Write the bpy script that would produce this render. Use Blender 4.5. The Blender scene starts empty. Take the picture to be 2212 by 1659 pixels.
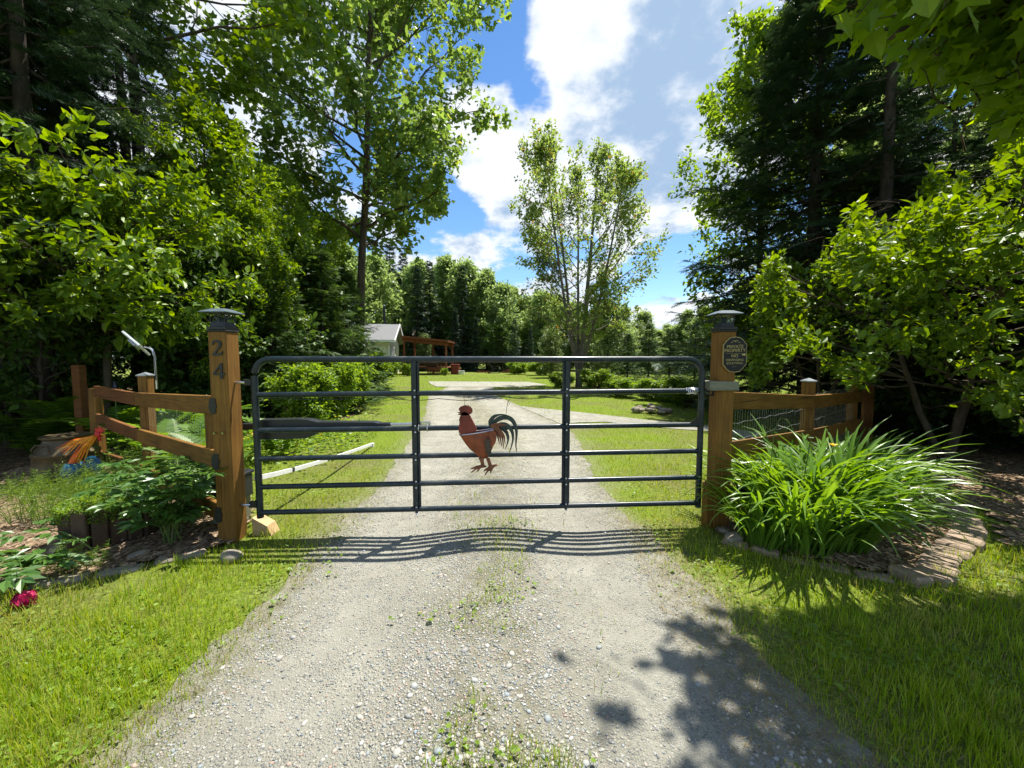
import bpy, math, random
import numpy as np
from mathutils import Vector, Matrix
R_ = math.radians
S = bpy.context.scene
COL = S.collection
random.seed(4); RG = np.random.default_rng(4)

# ------------------------------------------------------------------ camera
CH, PITCH, FPX = 1.45, R_(3.8), 840.0        # eye height, pitch down, focal length for a 2212 px wide picture
cam = bpy.data.cameras.new('camera'); cam_o = bpy.data.objects.new('camera', cam); COL.objects.link(cam_o)
cam.sensor_fit = 'HORIZONTAL'; cam.sensor_width = 36.0; cam.lens = 36.0 * FPX / 2212.0
cam.clip_start = 0.05; cam.clip_end = 5000
cam_o.location = (0, 0, CH); cam_o.rotation_euler = (math.pi / 2 - PITCH, 0, 0)
S.camera = cam_o

# ------------------------------------------------------------------ sun and sky
SUN_EL, SUN_AZ = R_(69), R_(39)              # azimuth measured from +Y towards +X
sd = Vector((math.sin(SUN_AZ) * math.cos(SUN_EL), math.cos(SUN_AZ) * math.cos(SUN_EL), math.sin(SUN_EL)))
sl = bpy.data.lights.new('sun', 'SUN'); sl.energy = 5.0; sl.angle = R_(0.53); sl.color = (1.0, 0.955, 0.87)
so = bpy.data.objects.new('sun', sl); COL.objects.link(so); so.location = (0, 0, 60)
so.rotation_euler = sd.to_track_quat('Z', 'Y').to_euler()

W = bpy.data.worlds.new('World'); S.world = W; W.use_nodes = True
S.view_settings.view_transform = 'Standard'; S.view_settings.look = 'None'
S.view_settings.gamma = 1.0; S.view_settings.exposure = 1.02; S.view_settings.use_curve_mapping = False
cy = S.cycles
cy.use_denoising = True
try:
    cy.denoiser = 'OPENIMAGEDENOISE'; cy.denoising_input_passes = 'RGB_ALBEDO_NORMAL'
except Exception: pass
cy.max_bounces = 5; cy.diffuse_bounces = 2; cy.glossy_bounces = 2; cy.transmission_bounces = 4
cy.transparent_max_bounces = 4; cy.caustics_reflective = False; cy.caustics_refractive = False
cy.use_adaptive_sampling = True; cy.adaptive_threshold = 0.02
cy.sample_clamp_indirect = 6.0

def at(u, v, Y):
    "a point at forward distance Y seen at (u, v) of the 2212 x 1659 picture"
    dx = (u - 1106) / FPX; dz = (829.5 - v) / FPX
    d = np.array([dx, math.cos(PITCH) + dz * math.sin(PITCH), -math.sin(PITCH) + dz * math.cos(PITCH)])
    return np.array([0, 0, CH]) + d * (Y / d[1])
def gp(u, v, z=0.0):
    dx = (u - 1106) / FPX; dz = (829.5 - v) / FPX
    d = np.array([dx, math.cos(PITCH) + dz * math.sin(PITCH), -math.sin(PITCH) + dz * math.cos(PITCH)])
    return np.array([0, 0, CH]) + d * ((z - CH) / d[2])

# world: clear Nishita sky with procedural clouds laid over it in sky direction space
def build_world():
    nt = W.node_tree; N = nt.nodes; L = nt.links; N.clear()
    out = N.new('ShaderNodeOutputWorld')
    sky = N.new('ShaderNodeTexSky'); sky.sky_type = 'NISHITA'; sky.sun_disc = False
    sky.sun_elevation = SUN_EL; sky.sun_rotation = SUN_AZ
    sky.air_density = 1.0; sky.dust_density = 0.0; sky.ozone_density = 3.0; sky.altitude = 400
    tc = N.new('ShaderNodeTexCoord')
    hs = N.new('ShaderNodeHueSaturation'); hs.inputs['Saturation'].default_value = 1.15; hs.inputs['Value'].default_value = 1.0
    L.new(sky.outputs[0], hs.inputs['Color'])
    b1 = N.new('ShaderNodeBackground'); b1.inputs[1].default_value = 0.10; L.new(hs.outputs[0], b1.inputs[0])
    def m(op, a, b=None, c=None, clamp=False):
        n = N.new('ShaderNodeMath'); n.operation = op; n.use_clamp = clamp
        for i, x in enumerate((a, b, c)):
            if x is None: continue
            if isinstance(x, (int, float)): n.inputs[i].default_value = x
            else: L.new(x, n.inputs[i])
        return n.outputs[0]
    sep = N.new('ShaderNodeSeparateXYZ'); L.new(tc.outputs['Generated'], sep.inputs[0])
    den = m('ADD', m('MAXIMUM', sep.outputs[2], 0.0), 0.30)
    comb = N.new('ShaderNodeCombineXYZ')
    L.new(m('DIVIDE', sep.outputs[0], den), comb.inputs[0]); L.new(m('DIVIDE', sep.outputs[1], den), comb.inputs[1])
    def noise(scale, detail, rough, vec, off=(0, 0, 0), dist=0.0):
        mp = N.new('ShaderNodeMapping'); mp.inputs['Location'].default_value = off; L.new(vec, mp.inputs[0])
        n = N.new('ShaderNodeTexNoise'); n.inputs['Scale'].default_value = scale; n.inputs['Detail'].default_value = detail
        n.inputs['Roughness'].default_value = rough; n.inputs['Distortion'].default_value = dist
        L.new(mp.outputs[0], n.inputs['Vector']); return n.outputs[0]
    base = noise(2.6, 9, 0.60, comb.outputs[0], (3.1, 1.7, 0.4), 0.0)
    big = noise(0.8, 3, 0.5, comb.outputs[0], (7.1, 4.2, 2.0))
    def spot(u, v, rad, amp):
        d = Vector(at(u, v, 10.0) - np.array([0, 0, CH])).normalized()
        dp = N.new('ShaderNodeVectorMath'); dp.operation = 'DOT_PRODUCT'
        nv = N.new('ShaderNodeVectorMath'); nv.operation = 'NORMALIZE'; L.new(tc.outputs['Generated'], nv.inputs[0])
        L.new(nv.outputs[0], dp.inputs[0]); dp.inputs[1].default_value = d
        mr = N.new('ShaderNodeMapRange'); mr.interpolation_type = 'SMOOTHSTEP'
        mr.inputs['From Min'].default_value = math.cos(rad); mr.inputs['From Max'].default_value = 1.0
        mr.inputs['To Min'].default_value = 0; mr.inputs['To Max'].default_value = amp
        L.new(dp.outputs['Value'], mr.inputs['Value']); return mr.outputs[0]
    bias = None
    for u, v, rad, amp in CLOUD_SPOTS:
        s_ = spot(u, v, rad, amp); bias = s_ if bias is None else m('ADD', bias, s_)
    dens = m('ADD', m('ADD', m('MULTIPLY_ADD', m('SUBTRACT', base, 0.5), 3.2, 0.5), m('MULTIPLY', m('SUBTRACT', big, 0.5), 0.35)), bias)
    def ramp(x, a, b, lo=0.0, hi=1.0):
        mr = N.new('ShaderNodeMapRange'); mr.interpolation_type = 'SMOOTHSTEP'
        mr.inputs['From Min'].default_value = a; mr.inputs['From Max'].default_value = b
        mr.inputs['To Min'].default_value = lo; mr.inputs['To Max'].default_value = hi
        L.new(x, mr.inputs['Value']); return mr.outputs[0]
    mask = ramp(dens, 0.40, 0.74)
    grey = None
    for u, v, rad, amp in GREY_SPOTS:
        s_ = spot(u, v, rad, amp); grey = s_ if grey is None else m('ADD', grey, s_)
    thick = ramp(m('ADD', grey, m('MULTIPLY', m('SUBTRACT', noise(4.2, 8, 0.6, comb.outputs[0], (1.3, 9.0, 0.0)), 0.5), 8.0)), -0.1, 1.5)
    mixc = N.new('ShaderNodeMix'); mixc.data_type = 'RGBA'; L.new(thick, mixc.inputs['Factor'])
    mixc.inputs[6].default_value = (0.86, 0.90, 0.95, 1); mixc.inputs[7].default_value = (0.36, 0.50, 0.70, 1)
    b2 = N.new('ShaderNodeBackground'); b2.inputs[1].default_value = 0.58; L.new(mixc.outputs[2], b2.inputs[0])
    ms = N.new('ShaderNodeMixShader'); L.new(mask, ms.inputs[0]); L.new(b1.outputs[0], ms.inputs[1]); L.new(b2.outputs[0], ms.inputs[2])
    L.new(ms.outputs[0], out.inputs[0])
GREY_SPOTS = [(1450, 220, 0.24, 1.0), (1480, 380, .16, .5), (560, 290, 0.2, 0.7), (1560, 60, .2, .6)]
CLOUD_SPOTS = [  # where the photograph's clouds (+) and blue gaps (-) stand, with angular radius
    (1300, 60, 0.20, 0.40), (1440, 240, 0.30, 0.70), (1060, 330, 0.17, 0.42), (1045, 70, 0.10, -0.55),
    (1155, 215, 0.075, -0.55), (950, 460, 0.12, -0.60), (985, 548, 0.10, 0.65), (1450, 580, 0.13, -0.95),
    (1440, 660, 0.12, 0.65), (1180, 440, 0.14, 0.35), (560, 290, 0.16, 0.5), (1220, 640, .10, .3), (1380, 470, .12, .4)]
build_world()
# ------------------------------------------------------------------ helpers
def mesh(name, V, F, mat=None, smooth=False):
    V = np.asarray(V, dtype=np.float32).reshape(-1, 3)
    if not isinstance(F, (list, tuple)) or (len(F) and not isinstance(F[0], np.ndarray)): F = [np.asarray(F)]
    F = [np.asarray(f, dtype=np.int32) for f in F if len(f)]
    me = bpy.data.meshes.new(name)
    nl = sum(f.size for f in F); npoly = sum(len(f) for f in F)
    me.vertices.add(len(V)); me.vertices.foreach_set('co', V.ravel())
    me.loops.add(nl); me.loops.foreach_set('vertex_index', np.concatenate([f.ravel() for f in F]))
    tot = np.concatenate([np.full(len(f), f.shape[1], dtype=np.int32) for f in F])
    st = np.concatenate([[0], np.cumsum(tot)[:-1]]).astype(np.int32)
    me.polygons.add(npoly); me.polygons.foreach_set('loop_start', st); me.polygons.foreach_set('loop_total', tot)
    me.polygons.foreach_set('use_smooth', np.full(npoly, bool(smooth)))
    me.update(calc_edges=True)
    if mat: me.materials.append(mat)
    return me
def wloc(o):
    v = Vector((0, 0, 0))
    while o is not None: v = v + o.location; o = o.parent
    return np.array(v)
def link(name, me, parent=None):
    o = bpy.data.objects.new(name, me); COL.objects.link(o)
    if parent is not None: o.parent = parent
    return o
def tag(o, label=None, cat=None, group=None, kind=None):
    if label: o['label'] = label
    if cat: o['category'] = cat
    if group: o['group'] = group
    if kind: o['kind'] = kind
    return o
def thing(name, label, cat, loc=(0, 0, 0), group=None):
    o = bpy.data.objects.new(name, None); COL.objects.link(o)
    o.location = [float(x) for x in loc]; o.empty_display_size = 0.1
    return tag(o, label, cat, group)
class MB:
    "collects shapes given in world coordinates; build() links them as one mesh"
    def __init__(s): s.V = []; s.F3 = []; s.F4 = []; s.n = 0
    def add(s, V, F):
        V = np.asarray(V, float).reshape(-1, 3)
        for f in (F if isinstance(F, list) and len(F) and isinstance(F[0], np.ndarray) else [np.asarray(F)]):
            if len(f) == 0: continue
            (s.F3 if f.shape[1] == 3 else s.F4).append(f + s.n)
        s.V.append(V); s.n += len(V); return s
    def box(s, c, size, rot=None, taper=1.0, bev=0.0):
        hx, hy, hz = [a / 2 for a in size]
        if bev > 0:
            V = []
            b = min(bev, hx * .9, hy * .9, hz * .9)
            # chamfered box: 24 verts
            for sx in (-1, 1):
                for sy in (-1, 1):
                    for sz in (-1, 1):
                        V += [(sx * hx, sy * (hy - b), sz * (hz - b)), (sx * (hx - b), sy * hy, sz * (hz - b)), (sx * (hx - b), sy * (hy - b), sz * hz)]
            def ix(a, b_, c_, k): return ((a * 2 + b_) * 2 + c_) * 3 + k
            Q = []; T = []
            for a in (0, 1):
                q = [ix(a, 0, 0, 0), ix(a, 1, 0, 0), ix(a, 1, 1, 0), ix(a, 0, 1, 0)]; Q.append(q if a else q[::-1])
                q = [ix(0, a, 0, 1), ix(1, a, 0, 1), ix(1, a, 1, 1), ix(0, a, 1, 1)]; Q.append(q[::-1] if a else q)
                q = [ix(0, 0, a, 2), ix(1, 0, a, 2), ix(1, 1, a, 2), ix(0, 1, a, 2)]; Q.append(q if a else q[::-1])
            for a in (0, 1):
                for b_ in (0, 1):
                    Q.append([ix(a, b_, 0, 0), ix(a, b_, 0, 1), ix(a, b_, 1, 1), ix(a, b_, 1, 0)])
                    Q.append([ix(a, 0, b_, 0), ix(a, 0, b_, 2), ix(a, 1, b_, 2), ix(a, 1, b_, 0)])
                    Q.append([ix(0, a, b_, 1), ix(0, a, b_, 2), ix(1, a, b_, 2), ix(1, a, b_, 1)])
                    for c_ in (0, 1): T.append([ix(a, b_, c_, 0), ix(a, b_, c_, 1), ix(a, b_, c_, 2)])
            V = np.array(V); F = [np.array(Q), np.array(T)]
        else:
            V = np.array([(sx * hx * (taper if sz > 0 else 1), sy * hy * (taper if sz > 0 else 1), sz * hz) for sz in (-1, 1) for sx, sy in ((-1, -1), (1, -1), (1, 1), (-1, 1))])
            F = [np.array([(0, 3, 2, 1), (4, 5, 6, 7), (0, 1, 5, 4), (1, 2, 6, 5), (2, 3, 7, 6), (3, 0, 4, 7)])]
        if rot is not None: V = V @ np.array(rot).T
        return s.add(V + np.array(c), F)
    def beam(s, a, b, w, h, bev=0.0, up=(0, 0, 1)):
        "a board from a to b, w wide (sideways) and h high"
        a = np.array(a, float); b = np.array(b, float); y = b - a; Ln = np.linalg.norm(y); y = y / Ln
        x = np.cross(y, up); x /= np.linalg.norm(x); z = np.cross(x, y)
        return s.box((a + b) / 2, (w, Ln, h), np.stack([x, y, z], 1), bev=bev)
    def pipe(s, pts, r, sides=8, cap=True):
        pts = np.array(pts, float); K = len(pts)
        rr = np.full(K, r) if np.isscalar(r) else np.array(r, float)
        V, F = tubes(pts[None], rr[None], sides); s.add(V, F)
        if cap:
            for e, k in ((0, -1), (K - 1, 1)):
                ring = V[e * sides:(e + 1) * sides]; c = pts[e]
                VV = np.vstack([ring, c[None]]); i = np.arange(sides)
                FF = np.stack([i, (i + 1) % sides, np.full(sides, sides)], 1)
                s.add(VV, [FF if k > 0 else FF[:, ::-1]])
        return s
    def lathe(s, c, prof, sides=20, axis=None):
        "prof: list of (radius, height)"
        prof = np.array(prof, float); K = len(prof); a = np.linspace(0, 2 * np.pi, sides, endpoint=False)
        V = np.stack([prof[:, None, 0] * np.cos(a), prof[:, None, 0] * np.sin(a), np.repeat(prof[:, 1][:, None], sides, 1)], 2).reshape(-1, 3)
        if axis is not None: V = V @ np.array(axis).T
        i = np.arange(sides); j = (i + 1) % sides; F = []
        for k in range(K - 1): F.append(np.stack([k * sides + i, k * sides + j, (k + 1) * sides + j, (k + 1) * sides + i], 1))
        return s.add(V + np.array(c), [np.concatenate(F)])
    def plate(s, pts2, o, ex, ey, th):
        "outline (2D) extruded by th along ex x ey, centred"
        from mathutils.geometry import tessellate_polygon
        P = np.array(pts2, float); n = len(P); ex = np.array(ex, float); ey = np.array(ey, float)
        ez = np.cross(ex, ey); ez /= np.linalg.norm(ez)
        tri = tessellate_polygon([[Vector((p[0], p[1], 0)) for p in P]])
        tri = np.array(tri)
        base = np.array(o) + P[:, :1] * ex + P[:, 1:] * ey
        V = np.vstack([base + ez * th / 2, base - ez * th / 2])
        i = np.arange(n); j = (i + 1) % n
        return s.add(V, [tri, tri[:, ::-1] + n, np.stack([i, i + n, j + n, j], 1)])
    def build(s, name, mat, parent=None, smooth=False, off=None):
        V = np.concatenate(s.V)
        V = V - (wloc(parent) if parent is not None else 0)
        F = []
        if s.F4: F.append(np.concatenate(s.F4))
        if s.F3: F.append(np.concatenate(s.F3))
        me = mesh(name, V, F, mat, smooth)
        if smooth:
            try: me.set_sharp_from_angle(angle=R_(40))
            except Exception: pass
        return link(name, me, parent)
def norm(a): return a / np.maximum(np.linalg.norm(a, axis=-1, keepdims=True), 1e-9)
def tubes(P, Rr, sides):
    n, K, _ = P.shape
    T = np.gradient(P, axis=1); T = norm(T)
    mean = norm(P[:, -1] - P[:, 0] + 1e-6)
    ref = np.where(np.abs(mean[:, 2:3]) > 0.8, np.array([[1., 0.13, 0]]), np.array([[0.05, 0.0, 1.]]))
    U = norm(np.cross(T, np.repeat(ref[:, None], K, 1))); Wv = np.cross(T, U)
    a = np.linspace(0, 2 * np.pi, sides, endpoint=False)
    V = P[:, :, None] + Rr[:, :, None, None] * (U[:, :, None] * np.cos(a)[None, None, :, None] + Wv[:, :, None] * np.sin(a)[None, None, :, None])
    idx = np.arange(n * K * sides).reshape(n, K, sides)
    A = idx[:, :-1]; B = idx[:, 1:]
    F = np.stack([A, np.roll(A, -1, 2), np.roll(B, -1, 2), B], -1).reshape(-1, 4)
    return V.reshape(-1, 3), [F]
def inst(TV, TF, pos, axis, nrm, sc, wid=None):
    "copies of a small template (x across, y along the axis, z along the normal) as one array"
    TV = np.asarray(TV, float); n = len(pos); k = len(TV)
    y = norm(axis); x = norm(np.cross(y, nrm)); z = np.cross(x, y)
    sc = np.broadcast_to(np.asarray(sc, float), (n,))
    wx = sc if wid is None else np.broadcast_to(np.asarray(wid, float), (n,))
    V = pos[:, None] + TV[None, :, 0:1] * x[:, None] * wx[:, None, None] + TV[None, :, 1:2] * y[:, None] * sc[:, None, None] + TV[None, :, 2:3] * z[:, None] * sc[:, None, None]
    F = [(np.asarray(f)[None] + (np.arange(n) * k)[:, None, None]).reshape(-1, len(f[0])) for f in TF]
    return V.reshape(-1, 3), F
def place(name, me, parent, pos, axis, nrm, sc):
    o = link(name, me, parent)
    y = Vector(axis).normalized(); x = y.cross(Vector(nrm)).normalized(); z = x.cross(y)
    M = Matrix((x * sc, y * sc, z * sc)).transposed().to_4x4()
    p = np.asarray(pos, float) - (wloc(parent) if parent is not None else 0)
    M.translation = Vector(p); o.matrix_basis = M
    return o
def copy_tree(o, parent=None):
    c = o.copy(); COL.objects.link(c); c.parent = parent
    for ch in list(o.children): copy_tree(ch, c)
    return c

# leaf templates
MAPLE_S = (np.array([(0, 0, 0), (.46, .10, .03), (.52, .50, .05), (.2, .56, .0), (0, 1, -.05), (-.2, .56, .0), (-.52, .50, .05), (-.46, .10, .03)]), [np.array([(0, 1, 2), (0, 2, 3), (0, 5, 6), (0, 6, 7)]), np.array([(0, 3, 4, 5)])])
OVAL = (np.array([(0, 0, 0), (.25, .28, .05), (.23, .62, .05), (0, 1, -.06), (-.23, .62, .05), (-.25, .28, .05)]), [np.array([(0, 1, 2, 3), (0, 3, 4, 5)])])
MAPLE = (np.array([(0, .34, -.03), (0, 0, 0), (.34, .02, .04), (.30, .24, .02), (.58, .46, .06), (.27, .52, .02), (.20, .66, .03), (0, 1, -.05), (-.20, .66, .03), (-.27, .52, .02), (-.58, .46, .06), (-.30, .24, .02), (-.34, .02, .04)]),
         [np.array([(0, i, i + 1) for i in range(1, 12)] + [(0, 12, 1)])])
DIAM = (np.array([(0, 0, 0), (.30, .45, .06), (0, 1, -.05), (-.30, .45, .06)]), [np.array([(0, 1, 2), (0, 2, 3)])])
def spray_template(n=7, ln=.34, wd=.055, flat=.12):
    V = []; F = []
    for i in range(n):
        t = (i + .3) / n; L_ = ln * (1 - .55 * t)
        for s_ in (-1, 1):
            b = len(V); V += [(0, t - wd, 0), (s_ * L_, t + L_ * .75, flat * (.5 - t) * .4 + (.05 if i % 2 else -.05)), (0, t + wd, 0)]; F.append((b, b + 1, b + 2))
    b = len(V); V += [(-wd, .0, 0), (0, 1.08, 0), (wd, 0, 0)]; F.append((b, b + 1, b + 2))
    return np.array(V), [np.array(F)]
SPRAY = spray_template()
SPRAY_S = spray_template(4, .38, .10)

# ------------------------------------------------------------------ materials
def nmat(name):
    m = bpy.data.materials.new(name); m.use_nodes = True; nt = m.node_tree
    return m, nt, nt.nodes, nt.links, nt.nodes['Principled BSDF']
def rgb(c): return (c[0], c[1], c[2], 1)
def addnoise(N, L, scale, detail=4, rough=.5, coord='Object', mscale=(1, 1, 1)):
    tc = N.new('ShaderNodeTexCoord'); mp = N.new('ShaderNodeMapping'); mp.inputs['Scale'].default_value = mscale
    L.new(tc.outputs[coord], mp.inputs[0]); n = N.new('ShaderNodeTexNoise')
    n.inputs['Scale'].default_value = scale; n.inputs['Detail'].default_value = detail; n.inputs['Roughness'].default_value = rough
    L.new(mp.outputs[0], n.inputs['Vector']); return n.outputs[0]
def ramp(N, L, fac, stops):
    r = N.new('ShaderNodeValToRGB'); e = r.color_ramp.elements
    while len(e) < len(stops): e.new(0.5)
    for i, (p, c) in enumerate(stops): e[i].position = p; e[i].color = rgb(c)
    L.new(fac, r.inputs[0]); return r.outputs[0]
def bump(N, L, h, strength, dist, b):
    bp = N.new('ShaderNodeBump'); bp.inputs['Strength'].default_value = strength; bp.inputs['Distance'].default_value = dist
    L.new(h, bp.inputs['Height']); L.new(bp.outputs[0], b.inputs['Normal'])
def plain(name, c, rough=.6, metal=0.0, var=.15, scale=18, bmp=.15, bd=.004, spec=.4, mscale=(1, 1, 1)):
    m, nt, N, L, b = nmat(name)
    n = addnoise(N, L, scale, 6, .6, mscale=mscale)
    lo = [x * (1 - var) for x in c]; hi = [min(1, x * (1 + var)) for x in c]
    L.new(ramp(N, L, n, [(.3, lo), (.7, hi)]), b.inputs['Base Color'])
    b.inputs['Roughness'].default_value = rough; b.inputs['Metallic'].default_value = metal
    b.inputs['Specular IOR Level'].default_value = spec
    if bmp: bump(N, L, n, bmp, bd, b)
    return m
def leafmat(name, c1, c2, trans=.45, tcol=None, rough=.42, spec=.35, c3=None, dry=None):
    "leaf: reflecting blade with light passing through, each leaf its own tone"
    m, nt, N, L, b = nmat(name)
    g = N.new('ShaderNodeNewGeometry')
    st = [(0.0, c1), (1.0, c2)] if c3 is None else [(0.0, c1), (.9, c2), (.97, c3)]
    col = ramp(N, L, g.outputs['Random Per Island'], st)
    if dry:      # dry and lush patches of the sward
        nz = addnoise(N, L, 1.6, 6, .65); md = N.new('ShaderNodeMix'); md.data_type = 'RGBA'
        fa = N.new('ShaderNodeMath'); fa.operation = 'ADD'; sb = N.new('ShaderNodeMath'); sb.operation = 'MULTIPLY_ADD'; L.new(g.outputs['Random Per Island'], sb.inputs[0]); sb.inputs[1].default_value = .26; sb.inputs[2].default_value = -.13
        L.new(nz, fa.inputs[0]); L.new(sb.outputs[0], fa.inputs[1])
        L.new(ramp(N, L, fa.outputs[0], [(.48, (0, 0, 0)), (.70, (.85, .85, .85))]), md.inputs['Factor']); L.new(col, md.inputs[6]); md.inputs[7].default_value = rgb(dry); col = md.outputs[2]
    L.new(col, b.inputs['Base Color']); b.inputs['Roughness'].default_value = rough; b.inputs['Specular IOR Level'].default_value = spec
    t = N.new('ShaderNodeBsdfTranslucent')
    hs = N.new('ShaderNodeHueSaturation'); hs.inputs['Hue'].default_value = 0.478; hs.inputs['Saturation'].default_value = 1.1; hs.inputs['Value'].default_value = tcol or 1.7
    L.new(col, hs.inputs['Color']); L.new(hs.outputs[0], t.inputs[0])
    mx = N.new('ShaderNodeMixShader'); mx.inputs[0].default_value = trans
    L.new(b.outputs[0], mx.inputs[1]); L.new(t.outputs[0], mx.inputs[2]); L.new(mx.outputs[0], N['Material Output'].inputs[0])
    return m
def woodmat(name, c1, c2, grain=(1, 1, .06), rough=.7):
    m, nt, N, L, b = nmat(name)
    n1 = addnoise(N, L, 60, 6, .6, mscale=grain); n2 = addnoise(N, L, 3.0, 4, .6)
    mx = N.new('ShaderNodeMath'); mx.operation = 'MULTIPLY_ADD'; L.new(n1, mx.inputs[0]); mx.inputs[1].default_value = .65
    m2 = N.new('ShaderNodeMath'); m2.operation = 'MULTIPLY'; L.new(n2, m2.inputs[0]); m2.inputs[1].default_value = .38; L.new(m2.outputs[0], mx.inputs[2])
    n3 = addnoise(N, L, 22, 3, .5, mscale=[g_ * (.5 if g_ < .5 else 1.6) for g_ in grain])       # long drying checks
    mc = N.new('ShaderNodeMix'); mc.data_type = 'RGBA'; mc.blend_type = 'MULTIPLY'; mc.inputs['Factor'].default_value = 1
    L.new(ramp(N, L, mx.outputs[0], [(.32, c1), (.62, c2), (.8, [min(1, x * 1.15) for x in c2])]), mc.inputs[6])
    L.new(ramp(N, L, n3, [(.30, (.28, .26, .24)), (.37, (1, 1, 1)), (.66, (1, 1, 1)), (.74, (.55, .5, .45))]), mc.inputs[7]); L.new(mc.outputs[2], b.inputs['Base Color'])
    b.inputs['Roughness'].default_value = rough; b.inputs['Specular IOR Level'].default_value = .3
    bump(N, L, n1, .35, .003, b); return m
M = {}
CEDC1, CEDC2 = (.085, .038, .007), (.235, .115, .020)
M['cedar_v'] = woodmat('stained cedar post', CEDC1, CEDC2, (1, 1, .05))
M['cedar_x'] = woodmat('stained cedar rail', CEDC1, CEDC2, (.06, .06, 1))
M['cedar_x2'] = woodmat('darker stained cedar rail', (.08, .03, .008), (.19, .075, .02), (.06, .06, 1))
M['greywood'] = woodmat('weathered grey wood', (.10, .10, .07), (.24, .24, .17), (.06, 1, 1))
M['palewood'] = woodmat('pale cut wood', (.32, .2, .09), (.55, .38, .2), (.3, .3, .3))
M['porchwood'] = woodmat('red brown porch wood', (.10, .032, .014), (.22, .07, .03), (.5, .5, .5))
M['bark'] = plain('grey brown bark', (.085, .068, .05), .9, var=.5, scale=9, bmp=.8, bd=.03, spec=.1, mscale=(1, 1, .25))
M['bark_dark'] = plain('dark conifer bark', (.055, .045, .036), .95, var=.5, scale=12, bmp=.8, bd=.03, spec=.1, mscale=(1, 1, .3))
M['bark_pale'] = plain('pale grey smooth bark', (.17, .15, .12), .85, var=.4, scale=8, bmp=.4, bd=.02, spec=.15, mscale=(1, 1, .4))
M['gate'] = plain('dark blue green gate enamel', (.007, .015, .021), .30, var=.25, scale=30, bmp=.06, spec=.42)
def gatemat():
    m, nt, N, L, b = nmat('dark blue green gate enamel')
    n1 = addnoise(N, L, 3.5, 8, .7); n2 = addnoise(N, L, 55, 4, .6)
    mx = N.new('ShaderNodeMath'); mx.operation = 'MULTIPLY_ADD'; L.new(n2, mx.inputs[0]); mx.inputs[1].default_value = .45; L.new(n1, mx.inputs[2])
    L.new(ramp(N, L, mx.outputs[0], [(.5, (.005, .012, .017)), (.74, (.010, .020, .027)), (.86, (.035, .045, .046)), (.95, (.09, .085, .07))]), b.inputs['Base Color'])
    L.new(ramp(N, L, n1, [(.35, (.24, .24, .24)), (.7, (.55, .55, .55))]), b.inputs['Roughness']); b.inputs['Specular IOR Level'].default_value = .42
    bump(N, L, n2, .08, .003, b); return m
M['gate'] = gatemat()
M['black'] = plain('black powder coated steel', (.012, .012, .014), .45, var=.3, scale=40, bmp=.1, spec=.5)
M['blackplastic'] = plain('black plastic', (.015, .017, .022), .4, var=.2, scale=30, bmp=.05, spec=.5)
M['zinc'] = plain('bright zinc steel', (.62, .63, .65), .28, 1.0, var=.15, scale=40, bmp=.05)
M['wire'] = plain('galvanised wire', (.45, .46, .46), .4, .8, var=.2, scale=40, bmp=0)
M['lanternroof'] = plain('grey painted lantern roof', (.10, .13, .15), .3, var=.2, scale=30, bmp=.05, spec=.6)
M['capmetal'] = plain('silver post cap', (.35, .38, .42), .3, .6, var=.15, scale=30, bmp=.05)
M['white'] = plain('white paint', (.78, .79, .77), .45, var=.06, scale=12, bmp=.05)
M['siding'] = plain('cream vinyl siding', (.74, .72, .60), .5, var=.06, scale=6, bmp=.05)
M['roof'] = plain('grey asphalt shingles', (.17, .17, .17), .9, var=.3, scale=25, bmp=.3)
M['rust'] = plain('rusty red painted sheet metal', (.23, .055, .018), .5, var=.45, scale=14, bmp=.25, spec=.4)
M['rust2'] = plain('rusty brown painted sheet metal', (.16, .055, .022), .55, var=.5, scale=16, bmp=.25, spec=.4)
M['redmetal'] = plain('dark red painted sheet metal', (.17, .028, .016), .5, var=.35, scale=16, bmp=.2, spec=.4)
M['greenmetal'] = plain('dark green black sheet metal', (.012, .03, .026), .4, var=.5, scale=12, bmp=.2, spec=.5)
M['bronze'] = plain('old bronze brown can', (.085, .065, .032), .45, .2, var=.4, scale=8, bmp=.2, spec=.4)
M['redpaint'] = plain('bright red paint', (.55, .02, .02), .4, var=.2, scale=20, bmp=.1)
M['yellowpaint'] = plain('orange yellow paint', (.75, .33, .02), .45, var=.3, scale=20, bmp=.1)
M['orangepaint'] = plain('red orange paint', (.65, .12, .015), .45, var=.3, scale=20, bmp=.1)
M['bluepaint'] = plain('teal blue paint', (.01, .08, .16), .4, var=.5, scale=20, bmp=.1)
M['signface'] = plain('black sign face', (.014, .014, .017), .5, var=.2, scale=30, bmp=.05, spec=.3)
M['gold'] = plain('dull gold lettering', (.42, .33, .13), .5, var=.15, scale=40, bmp=0)
M['brick'] = plain('tan paver brick', (.27, .205, .15), .9, var=.35, scale=14, bmp=.5, bd=.01, spec=.15)
M['stone'] = plain('grey brown field stone', (.24, .21, .165), .9, var=.45, scale=9, bmp=.5, bd=.015, spec=.2)
M['logplanter'] = plain('weathered brown log', (.075, .048, .032), .9, var=.5, scale=10, bmp=.8, bd=.02, spec=.15, mscale=(1, 1, .3))
def glassmat():
    m, nt, N, L, b = nmat('clear lantern glass')
    b.inputs['Base Color'].default_value = (.92, .96, .94, 1); b.inputs['Roughness'].default_value = .03
    b.inputs['Transmission Weight'].default_value = 1.0; b.inputs['IOR'].default_value = 1.15
    return m
M['glass'] = glassmat()
def windowmat():
    m, nt, N, L, b = nmat('dark window glass')
    b.inputs['Base Color'].default_value = (.05, .07, .08, 1); b.inputs['Roughness'].default_value = .06; b.inputs['Specular IOR Level'].default_value = .8
    return m
M['window'] = windowmat()
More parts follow.
